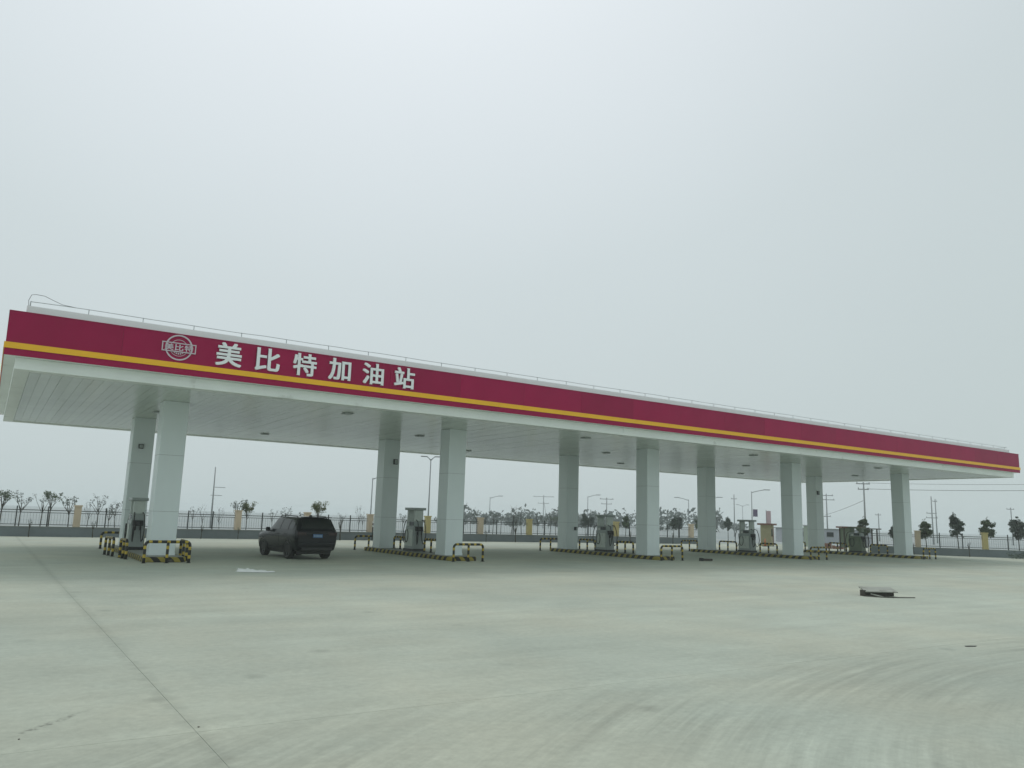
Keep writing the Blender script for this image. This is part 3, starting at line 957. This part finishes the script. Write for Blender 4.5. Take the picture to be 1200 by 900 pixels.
boundary('boundary_wall', (56.6, 7.0), (72.6, -11.3), 'grey boundary wall with iron railing and yellow pillars right of the canopy',
         [3.6, 8.55, 13.5, 18.4], yellow=(1, 2))

# ------------------------------------------------------------------ trees
def leaf_quads(m, c, r, n, size, flat=1.0):
    for _ in range(n):
        while True:
            d = Vector((random.uniform(-1, 1), random.uniform(-1, 1), random.uniform(-1, 1)))
            if d.length < 1: break
        p = Vector(c) + Vector((d.x * r, d.y * r, d.z * r * flat))
        a = Vector((random.gauss(0, 1), random.gauss(0, 1), random.gauss(0, 1))).normalized()
        b = a.cross(Vector((random.gauss(0, 1), random.gauss(0, 1), random.gauss(0, 1)))).normalized()
        s = size * random.uniform(.6, 1.3)
        k = len(m.v)
        m.v += [tuple(p - a * s), tuple(p + b * s * .5), tuple(p + a * s), tuple(p - b * s * .5)]
        m.face([k, k + 1, k + 2, k + 3])

def tree_meshes(seed, h, fork, spread, nlimb, leaves, leafsize, clump, leafmat, oval=False, tr=.045):
    random.seed(seed)
    tk = MB(); cr = MB()
    lean = Vector((random.uniform(-.08, .08), random.uniform(-.08, .08), 0))
    top = Vector((lean.x * h, lean.y * h, h * (.94 if oval else .72)))
    trunk = [Vector((0, 0, -.1)), Vector((lean.x * .3, lean.y * .3, fork * .6)), Vector((lean.x * fork, lean.y * fork, fork)), top * .8 + Vector((0, 0, fork * .2)), top]
    tk.tube([tuple(p) for p in trunk], [tr, tr * .85, tr * .7, tr * .4, tr * .15], 6)
    tips = []
    for k in range(nlimb):
        f = random.uniform(0, .75)
        st_ = trunk[2].lerp(top, f * (1 if oval else .6))
        an = 2 * PI * (k / nlimb) + random.uniform(-.5, .5)
        if oval:
            zz = (st_.z - fork) / max(h - fork, .1)
            reach = spread * (math.sin(min(1, zz * 1.15 + .22) * PI) ** .7) * random.uniform(.7, 1.05)
            end = st_ + Vector((math.cos(an) * reach, math.sin(an) * reach, reach * random.uniform(.3, .9)))
        else:
            reach = spread * random.uniform(.45, 1.1)
            end = st_ + Vector((math.cos(an) * reach, math.sin(an) * reach, (h - st_.z) * random.uniform(.55, 1.0)))
        midp = st_.lerp(end, .5) + Vector((random.uniform(-.06, .06), random.uniform(-.06, .06), random.uniform(-.02, .10)))
        tk.tube([tuple(st_), tuple(midp), tuple(end)], [tr * .42, tr * .28, tr * .1], 4)
        tips += [end, midp.lerp(end, .55)] + ([midp] if oval else [])
        for _ in range(2):
            e2 = midp.lerp(end, random.uniform(.2, .7)) + Vector((random.uniform(-.3, .3), random.uniform(-.3, .3), random.uniform(.05, .35))) * spread * (.6 if oval else 1)
            tk.tube([tuple(midp.lerp(end, .3)), tuple(e2)], [tr * .2, tr * .07], 4)
            tips.append(e2)
    tips.append(top)
    for p in tips:
        leaf_quads(cr, p, clump * random.uniform(.5, 1.25), int(leaves * random.uniform(.3, 1.5)), leafsize, .8)
    return tk, cr, leafmat
class Proto: pass
def make_proto(*a, **k):
    tk, cr, lm = tree_meshes(*a, **k)
    p = Proto(); p.tk = tk; p.cr = cr; p.lm = lm; p.o = None
    return p
def plant(p, name, loc, s, rz, label, group, sxy=None, cat='tree'):
    t = empty(name, loc, rz, label, cat, group)
    sxy = sxy or s
    t.scale = (sxy, sxy, s)
    if p.o is None:
        a = p.tk.build('trunk', MT['bark'], t); b = p.cr.build('crown', MT[p.lm], t)
        p.o = (a, b)
    else:
        inst('trunk', p.o[0].data, t); inst('crown', p.o[1].data, t)
    return t
# sparse young trees, unit height ~1 metre scaled up
SP = [make_proto(11, 1, .45, .20, 7, 6, .017, .055, 'leaf_grey', tr=.013),
      make_proto(12, 1, .48, .20, 8, 14, .018, .065, 'leaf_green', tr=.016),
      make_proto(13, 1, .48, .16, 6, 4, .015, .05, 'leaf_grey', tr=.011),
      make_proto(14, 1, .45, .20, 8, 6, .018, .055, 'leaf_dark', tr=.014),
      make_proto(15, 1, .40, .14, 6, 2, .014, .04, 'leaf_grey', tr=.010),
      make_proto(16, 1, .45, .18, 10, 26, .02, .08, 'leaf_yellow', tr=.014)]
SAP = make_proto(18, 1, .35, .12, 5, 3, .02, .05, 'leaf_dark', tr=.032)
OV = [make_proto(31, 1, .40, .19, 40, 26, .022, .056, 'leaf_dark', oval=True, tr=.016),
      make_proto(32, 1, .42, .19, 40, 26, .022, .056, 'leaf_green', oval=True, tr=.016),
      make_proto(33, 1, .40, .20, 40, 24, .022, .056, 'leaf_grey', oval=True, tr=.016)]
random.seed(5)
left = [(-4.8, 3.0, 1), (-3.7, 2.8, 0), (-2.6, 2.7, 2), (-2.05, 3.05, 1), (-.9, 2.75, 3), (.15, 2.2, 4), (.75, 2.75, 0), (1.4, 2.0, 3), (1.95, 2.5, 3),
        (7.1, 2.2, 2), (7.8, 2.25, 4), (9.1, 2.15, 4), (10.0, 2.95, 3), (11.0, 2.6, 5), (12.6, 2.2, 2), (13.4, 2.35, 0), (14.6, 2.1, 3), (16.1, 2.8, 5), (18.0, 2.05, 2), (19.2, 2.65, 4), (20.2, 2.1, 2)]
for k, (x, h, v) in enumerate(left):
    kind = {0: 'thin young tree with loose grey leaves', 1: 'young tree with green tufted crown', 2: 'small spindly bare-branched tree', 3: 'young tree with dark sparse leaves', 4: 'nearly bare upright sapling', 5: 'bushy yellow-green young tree'}[v]
    plant(SP[v], 'young_tree', (x, 28 + random.uniform(-.8, 1.2), -.1), h + .1, random.uniform(0, 6.2), f'{kind} behind the rear wall, {ORD[k]} from the left edge', 'young trees behind the rear wall', sxy=(h + .1) * random.uniform(.9, 1.25))
grove = [(31.6, 2.3, 3), (39.0, 2.4, 3), (40.1, 2.6, 2), (40.9, 3.0, 3), (42.0, 2.5, 0), (43.0, 2.9, 3), (44.1, 2.7, 0), (45.5, 3.5, 4), (46.2, 2.6, 3), (47.0, 3.3, 2), (48.0, 2.6, 3), (49.3, 2.9, 0), (50.2, 2.5, 3), (51.1, 2.9, 3), (52.0, 2.7, 1), (53.2, 2.6, 3)]
for k, (x, h, v) in enumerate(grove):
    yy = 45 + random.uniform(-3, 5); f = (yy + 32.4) / 77.4
    plant(SP[v], 'grove_tree', (-5.655 + (x + 5.655) * f, yy, -.1), h * f, random.uniform(0, 6.2), f'hazy roadside tree in the far row between second and third islands, {ORD[k]} from the left', 'hazy roadside trees', sxy=h * f * 1.2)
ov = [(55.1, 36, 2.9, 1, 'hazy rounded green tree seen right of the third pump'), (56.6, 45, 3.0, 0, 'dark hazy tree just right of the back column on the third island'),
      (58.2, 46, 2.8, 2, 'pale hazy tree behind the third fuel pump'), (62.6, 36, 2.9, 0, 'left of two dark bushy trees right of the front column on the third island'),
      (64.0, 36.5, 3.1, 2, 'right of two dark bushy trees right of the front column on the third island'), (66.1, 35, 3.0, 1, 'green tree half hidden by the back column of the fourth island'),
      (72.1, 36, 3.1, 0, 'dark rounded tree left of the fourth fuel pump'), (55.6, 14.6, 2.5, 0, 'dark round tree beside the tan booth'),
      (62.4, 11.5, 3.2, 1, 'pointed green tree rising behind the open shed')]
for k, (x, y, h, v, lb) in enumerate(ov):
    plant(OV[v], 'rounded_tree', (x, y, -.1), h + .1, random.uniform(0, 6), lb, 'rounded trees beyond the walls', sxy=(h + .1) * .85)
for k, (x, y, h, v, sx, lb) in enumerate([(60.9, 4.3, 3.05, 1, 1.25, 'loose green tree behind the right wall nearest the last column'), (62.1, 2.2, 3.6, 0, 1.0, 'tall pointed dark tree behind the right wall'),
                                   (63.0, .4, 3.35, 1, 1.05, 'green tree behind the yellow pillar of the right wall'), (63.9, -1.6, 3.45, 2, 1.1, 'grey green tree at the right edge of the photo'),
                                   (59.7, 6.5, 2.6, 0, 1.0, 'dark tree half hidden behind the front column of the fifth island')]):
    plant(OV[v], 'rounded_tree', (x + .5, y + .6, -.1), h + .1, random.uniform(0, 6), lb, 'trees behind the right wall', sxy=(h + .1) * sx * .80)
# saplings planted in front of the walls
for k, (x, h) in enumerate([(-3.3, 1.15), (.1, 1.1), (6.5, .95), (8.9, .85), (16.2, 1.7), (28.7, 1.0), (31.6, 1.6), (44.3, 1.3), (49.8, 1.2)]):
    plant(SAP, 'bare_sapling', (x, 23.2, 0), h, random.uniform(0, 6), f'bare thin sapling in front of the rear wall, {ORD[k]} from the left', 'saplings before the wall')
for k, (x, y, h) in enumerate([(60.4, .9, 1.25), (57.6, 3.9, 1.0)]):
    plant(SAP, 'bare_sapling', (x, y, 0), h, k, ['bare thin sapling in front of the right wall below the yellow pillar', 'bare thin sapling in front of the right wall beside the last guard rail'][k], 'saplings before the wall')
sh = MB()
random.seed(9)
for k in range(9):
    leaf_quads(sh, (random.uniform(-.9, .9), random.uniform(-.3, .3), random.uniform(.1, .35)), .22, 60, .05)
o = sh.build('shrub', MT['leaf_dark'])
o.location = (61.9, -1.9, 0)
tag(o, 'low dark shrub at the foot of the right wall by the photo edge', 'shrub')

# far hazy belt of trees nobody could count
random.seed(21)
fb = MB()
for k in range(60):
    a = random.uniform(.5, .88)
    dd = random.uniform(210, 330)
    cx, cy = -5.7 + dd * math.sin(a), -32.4 + dd * math.cos(a)
    hh = random.uniform(2.0, 5.2) * (1.35 if .72 < a < .85 else 1)
    for j in range(4):
        leaf_quads(fb, (cx + random.uniform(-3, 3), cy + random.uniform(-2, 2), hh * random.uniform(.3, .8)), hh * .5, 22, .7)
o = fb.build('far_trees', MT['leaf_grey'])
tag(o, 'far belt of trees fading into haze along the horizon', 'trees', kind='stuff')

# ------------------------------------------------------------------ lamp posts, masts and poles
def street_lamp(loc, h, az, label, double=False, arm=1.3):
    t = empty('street_lamp', loc, az, label, 'street lamp', 'street lamps beyond the wall')
    MB().tube([(0, 0, -.1), (0, 0, h)], [.07, .04], 8).build('pole', MT['lamp_pole'], t)
    for s in ((1, -1) if double else (1,)):
        MB().tube([(0, 0, h - .12), (s * arm * .5, 0, h + .08), (s * arm, 0, h + .22)], [.045, .04, .035], 6).build('arm', MT['lamp_pole'], t)
        hd = MB().box(*sorted((s * arm * .9, s * (arm + .55))), -.12, .12, h + .18, h + .27)
        bevel(hd.build('lamp_head', MT['lamp_pole'], t), .03)
    MB().box(-.16, .16, -.16, .16, -.1, .25).build('base', MT['lamp_pole'], t)
    return t
az_r = -.55
street_lamp((24.2, 36.4, 0), 5.3, az_r, 'street lamp with single arm left of the back column of the second island', arm=1.1)
street_lamp((26.7, 29.7, 0), 6.9, az_r, 'tall double-armed lamp post between the two columns of the second island', True, .35)
street_lamp((55.1, 65.2, 0), 4.9, az_r, 'faint hazy street lamp right of the front column of the second island')
street_lamp((63.5, 53.2, 0), 5.3, az_r, 'street lamp with arm to the right seen beside the third fuel pump', arm=1.2)
street_lamp((73.5, 44.0, 0), 5.2, az_r + PI, 'street lamp with arm to the left before the back column of the fourth island', arm=1.4)
street_lamp((71.0, 38.6, 0), 5.2, az_r, 'street lamp half hidden by the back column of the fourth island', arm=1.6)
sl = street_lamp((65.1, 26.4, 0), 5.7, az_r, 'nearer street lamp carrying a violet sign panel above the fourth pump', arm=1.5)
MB().box(.12, .62, -.03, .03, 2.95, 3.75).build('sign_panel', MT['sign_violet'], sl)
street_lamp((131.5, 84.1, 0), 6.2, az_r, 'tiny hazy double lamp far beyond the fourth fuel pump', True, .9)

def power_pole(loc, h, az, label, arms=((.35, 1.5),), brace=False, box=False):
    t = empty('power_pole', loc, az, label, 'power pole', 'power poles beyond the wall')
    MB().tube([(0, 0, -.1), (0, 0, h)], [.12, .075], 8).build('pole', MT['conc_pole'], t)
    for (dz, w) in arms:
        MB().box(-w / 2, w / 2, .08, .16, h - dz - .05, h - dz + .05).build('crossarm', MT['conc_pole'], t)
        for x in (-w * .45, 0, w * .45):
            MB().tube([(x, .12, h - dz + .05), (x, .12, h - dz + .2)], [.04, .05], 6).build('insulator', MT['conc_pole'], t)
    if brace:
        MB().tube([(1.3, 0, -.1), (.05, 0, h * .8)], .05, 6).build('brace', MT['conc_pole'], t)
    if box:
        bevel(MB().box(.15, .6, -.25, .25, h * .62, h * .75).build('transformer', MT['conc_pole'], t), .03)
    return t
mast = empty('mast', (15.5, 60.2, 0), 0, 'very tall thin mast on the horizon right of the first columns', 'mast')
MB().tube([(0, 0, -.1), (-.05, 0, 6.7)], [.11, .05], 8).build('pole', MT['conc_pole'], mast)
MB().box(0, 1.2, -.03, .03, 4.4, 4.46).build('arm', MT['conc_pole'], mast)
MB().box(-.3, .9, -.03, .03, 3.5, 3.56).build('arm', MT['conc_pole'], mast)
power_pole((105.4, 121.8, 0), 7.8, az_r, 'pair-legged hazy power pole between second and third islands', ((.4, 5.0), (2.0, 2.6)), True)
power_pole((91.3, 82.0, 0), 6.4, az_r, 'hazy power pole with two short crossarms above the third pump', ((.3, 2.6), (1.2, 2.0)))
power_pole((107.7, 65.8, 0), 7.5, az_r, 'bare hazy power pole left of the fourth fuel pump', ((.8, 1.0),))
power_pole((100.9, 42.0, 0), 7.1, az_r, 'hazy power pole right of the back column of the fifth island', ((.25, 2.2), (.9, 2.6), (3.4, 1.2)))
power_pole((74.4, 18.8, 0), 7.0, az_r, 'nearest power pole standing above the open shed with wires', ((.15, 1.5), (.75, 1.2)))
power_pole((117.1, 34.8, 0), 7.3, az_r, 'left of two close hazy power poles right of the last column', ((2.6, 1.6), (3.3, 1.8)))
power_pole((135.0, 43.9, 0), 7.6, az_r, 'right of two close hazy power poles right of the last column', ((.4, .8),))
power_pole((149.1, 37.9, 0), 6.6, az_r, 'faint far power pole near the right edge of the photo', ((.3, 1.4),))
power_pole((130.3, 51.9, 0), 4.9, az_r, 'short faint power pole behind the right end of the shed', ((.3, 1.0),))
def cable(a, b, sag, label, r=.014):
    a, b = Vector(a), Vector(b)
    pts = [tuple(a.lerp(b, k / 16) - Vector((0, 0, sag * 4 * (k / 16) * (1 - k / 16)))) for k in range(17)]
    return tag(MB().tube(pts, r, 5).build('overhead_cable', MT['cable']), label, 'cable', 'overhead cables')
cable((74.6, 18.6, 6.95), (86.0, -12.0, 7.3), .35, 'upper overhead cable running right from the nearest power pole')
cable((74.6, 18.6, 6.3), (86.0, -12.0, 6.75), .35, 'lower overhead cable running right from the nearest power pole', .02)
cable((74.3, 18.9, 5.0), (100.7, 42.2, 3.9), .1, 'short overhead cable sloping left from the nearest power pole', .02)

# ------------------------------------------------------------------ booth, shed and clutter by the gate
bt = empty('gate_booth', (59.6, 20.0, 0), .4, 'tan gate booth with brown roof right of the fourth pump', 'booth')
MB().box(-.55, .55, -.5, .5, -.05, 2.05).build('wall', MT['booth_tan'], bt)
MB().box(-.8, .8, -.75, .75, 2.05, 2.22).build('roof', MT['booth_roof'], bt)
wd = MB().box(-.36, .1, -.512, -.5, 1.0, 1.7).build('window', MT['car_glass'], bt)
MB().box(-.40, .14, -.52, -.505, .95, 1.0).build('sill', MT['booth_roof'], wd)
MB().box(.18, .48, -.515, -.5, 0, 1.8).build('door', MT['booth_roof'], bt)
bnr = empty('feather_banner', (61.5, 21.6, 0), -.5, 'faint pink banner on a pole above the tan booth', 'banner')
MB().tube([(0, 0, -.05), (0, 0, 3.6)], .03, 6).build('pole', MT['lamp_pole'], bnr)
MB().box(.03, .5, -.01, .01, 2.2, 3.5).build('cloth', MT['banner_pink'], bnr)
# open shed
sd_ = empty('open_shed', (58.1, 9.1, 0), -.72, 'small open shed with brown flat roof behind the fifth pump', 'shed')
for x in (-1.35, 1.35):
    for y in (-.7, .7):
        MB().box(x - .05, x + .05, y - .05, y + .05, 0, 1.98).build('post', MT['shed_frame'], sd_)
MB().box(-1.6, .35, -.95, .95, 1.98, 2.12).build('roof', MT['booth_roof'], sd_)
MB().box(.35, 1.65, -.95, .95, 1.93, 2.02).build('roof', MT['shed_frame'], sd_)
MB().box(-1.30, -.5, .66, .72, .3, 1.98).build('back_panel', MT['sheet_green'], sd_)
for z in (.45, 1.15):
    MB().box(.1, 1.3, .67, .71, z, z + .06).build('cross_rail', MT['shed_frame'], sd_)
for x in (.3, .65, 1.0):
    MB().box(x - .025, x + .025, .675, .705, 0, 1.93).build('upright', MT['shed_frame'], sd_)
dr = empty('yellow_drum', (57.2, 9.1, 0), 0, 'yellow plastic drum standing under the open shed', 'drum')
MB().tube([(0, 0, 0), (0, 0, .04), (0, 0, .3), (0, 0, .34), (0, 0, .62), (0, 0, .66), (0, 0, .9), (0, 0, .94)], [.29, .31, .31, .32, .32, .31, .31, .28], 16).build('body', MT['yellow_drum'], dr)
MB().tube([(.1, .1, .93), (.1, .1, .97)], .04, 8).build('bung', MT['pump_dark'], dr)
ct = empty('site_cabin', (66.0, 19.4, 0), -.6, 'pale green sheet cabin left of the open shed', 'cabin')
MB().box(-.5, .5, -1.2, 1.2, 0, 2.1).build('wall', MT['sheet_green'], ct)
MB().box(-.56, .56, -1.26, 1.26, 2.1, 2.2).build('roof', MT['block_grey'], ct)
for y in (-.7, 0, .7):
    MB().box(-.515, -.5, y - .03, y + .03, .05, 2.05).build('rib', MT['block_grey'], ct)
gb = empty('low_building', (92.0, 36.5, 0), -.45, 'low pale grey building in haze behind the gate', 'building')
MB().box(-6, 6, -2, 2, -.1, 1.75).build('wall', MT['block_grey'], gb)
MB().box(-6.2, 6.2, -2.2, 2.2, 1.75, 1.87).build('roof', MT['wall_cap'], gb)
for k in range(5):
    w_ = MB().box(-5 + k * 2.2, -4 + k * 2.2, -2.02, -2.0, .8, 1.4).build('window', MT['car_glass'], gb)
    MB().box(-5.05 + k * 2.2, -3.95 + k * 2.2, -2.05, -2.0, .72, .8).build('sill', MT['wall_cap'], w_)
# brick stacks beside the gate
bk = MB().box(-.12, .12, -.0575, .0575, 0, .053)
def brick_stack(loc, rz, nx, ny, nz, label):
    t = empty('brick_stack', loc, rz, label, 'bricks', 'brick stacks by the gate')
    me = None
    for z in range(nz):
        for x in range(nx):
            for y in range(ny):
                if z == nz - 1 and random.random() < .45: continue
                p = (x * .25 + random.uniform(-.012, .012), y * .125 + random.uniform(-.008, .008), z * .055)
                if me is None:
                    o = bk.build('brick', MT['brick_red'], t); me = o.data; o.location = p
                else:
                    o = inst('brick', me, t, p)
                o.rotation_euler.z = random.uniform(-.04, .04)
random.seed(3)
brick_stack((61.3, 15.6, 0), -.7, 6, 4, 9, 'low stack of red bricks left of the pale cabin')
brick_stack((60.0, 18.0, 0), -.7, 5, 3, 8, 'low stack of red bricks right of the tan booth')
brick_stack((62.1, 14.2, 0), -.5, 4, 3, 6, 'smallest stack of red bricks nearest the open shed')
mk = empty('marker_post', (18.75, 23.3, 0), 0, 'thin dark marker post with white bands left of the second island', 'post')
MB().tube([(0, 0, 0), (0, 0, 1.28)], .045, 8).build('post', MT['fence'], mk)
MB().tube([(0, 0, 1.0), (0, 0, 1.12)], .05, 8).build('band', MT['sticker'], mk)
MB().tube([(0, 0, 1.28), (0, 0, 1.42)], .05, 8).build('cap', MT['sticker'], mk)
# traffic cone + drum by the booth
cn = empty('traffic_cone', (57.9, 18.9, 0), 0, 'orange traffic cone standing before the tan booth', 'cone')
MB().box(-.2, .2, -.2, .2, 0, .04).build('foot', MT['rubber'], cn)
MB().tube([(0, 0, .04), (0, 0, .75)], [.15, .03], 12).build('body', mat('cone_orange', (.55, .16, .06), .5), cn)
MB().tube([(0, 0, .34), (0, 0, .50)], [.098, .072], 12).build('band', MT['sticker'], cn)

# ------------------------------------------------------------------ litter on the concrete
random.seed(4)
fl = MB()
nx_, ny_ = 14, 7
for i in range(nx_ + 1):
    for j in range(ny_ + 1):
        u, v = i / nx_, j / ny_
        wdt = .34 * (1 - .75 * max(0, u - .45) / .55) * (.8 + .2 * math.sin(u * 9))
        z = .012 + .10 * abs(math.sin(u * 7 + v * 4)) * (1 - u) * math.sin(v * PI) + .05 * random.random() * math.sin(v * PI)
        fl.v.append((u * 1.15 + .04 * math.sin(v * 7), (v - .5) * wdt * 1.6 + .06 * math.sin(u * 8), z))
for i in range(nx_):
    for j in range(ny_):
        a = i * (ny_ + 1) + j
        fl.face([a, a + ny_ + 1, a + ny_ + 2, a + 1], 0, True)
o = fl.build('plastic_film', MT['plastic_white'])
o.location = (1.25, -6.3, 0); o.rotation_euler.z = -.55
m_ = o.modifiers.new('solid', 'SOLIDIFY'); m_.thickness = .004
tag(o, 'crumpled white plastic film lying on the concrete before the car', 'litter')

bd = empty('broken_pallet', (15.9, -18.55, 0), -.52, 'broken wooden board frame lying on the concrete at right', 'pallet')
b1 = MB().box(-.05, .92, -.02, .40, .13, .155).build('top_board', MT['wood'], bd); b1.rotation_euler = (math.radians(14), 0, 0)
MB().box(-.09, -.03, -.04, .20, .0, .17).build('end_block', MT['dark_wood'], bd)
b2 = MB().box(0, .85, .05, .12, 0.01, .12).build('runner', MT['dark_wood'], bd)
MB().box(0, .85, .28, .35, .01, .11).build('runner', MT['dark_wood'], bd)
b3 = MB().box(-.02, .34, -.03, .03, 0, .025).build('loose_slat', MT['wood'], bd); b3.location = (.12, -.05, .06); b3.rotation_euler = (0, .2, -.6)
lt = MB().tube([(-.12, 0, .03), (.2, -.10, .02), (.6, -.12, .012), (1.1, -.05, .012), (1.35, .0, .012)], .014, 5).build('bent_rod', MT['dark_wood'])
lt.location = (15.75, -18.75, 0); lt.rotation_euler.z = -.5
tag(lt, 'thin bent dark rod lying in front of the broken board frame', 'rod')
bl = empty('dark_block', (26.6, -2.5, 0), -.3, 'small black block lying before the third island', 'block')
bevel(MB().box(-.34, .34, -.09, .09, .02, .13).build('block', MT['dark_wood'], bl), .015)
MB().box(-.36, -.22, -.11, .11, 0, .16).build('end_piece', MT['rubber'], bl)
sc2 = MB()
sc2.prism([(-.12, -.02), (.06, -.035), (.13, .0), (.02, .025), (-.1, .02)], 0, .012)
o = sc2.build('scrap_strip', MT['rubber']); o.location = (8.55, -25.15, 0); o.rotation_euler.z = -.3
tag(o, 'tiny dark scrap strip on the concrete near the right edge', 'scrap')
random.seed(17)
pebs = [(-.2, -12.8), (-3.85, -24.75), (-5.2, -24.5)]
peb_lab = ['tiny dark pebble on the concrete beneath the white plastic film', 'tiny dark pebble where the two slab joints cross',
           'tiny dark pebble at the left end of the scuff mark']
for (x, y), lb in zip(pebs, peb_lab):
    m = MB(); r_ = random.uniform(.005, .009)
    bm_ = bmesh.new(); bmesh.ops.create_icosphere(bm_, subdivisions=1, radius=r_)
    for v in bm_.verts: v.co = Vector((v.co.x * 1.5, v.co.y, v.co.z * .6 + r_ * .4)) * random.uniform(.85, 1.15)
    me = bpy.data.meshes.new('pebble'); bm_.to_mesh(me); bm_.free(); me.materials.append(MT['dark_wood'])
    o = inst('pebble', me, None, (x, y, 0)); o.rotation_euler.z = random.uniform(0, 6)
    tag(o, lb, 'pebble', 'pebbles on the concrete')

# ------------------------------------------------------------------ haze
hz_m = bpy.data.materials.new('haze_air')
hz_m.use_nodes = True
nt = hz_m.node_tree
nt.nodes.clear()
ho = nt.nodes.new('ShaderNodeOutputMaterial')
hv = nt.nodes.new('ShaderNodeVolumePrincipled')
hv.inputs['Color'].default_value = (.90, .95, .96, 1)
hv.inputs['Density'].default_value = .0009
hv.inputs['Anisotropy'].default_value = .2
nt.links.new(hv.outputs[0], ho.inputs['Volume'])
hz = MB().box(-905, 1305, -705, 1505, -1.3, 10.5).build('haze', hz_m)
tag(hz, 'pale haze in the air over the whole place', None, kind='stuff')
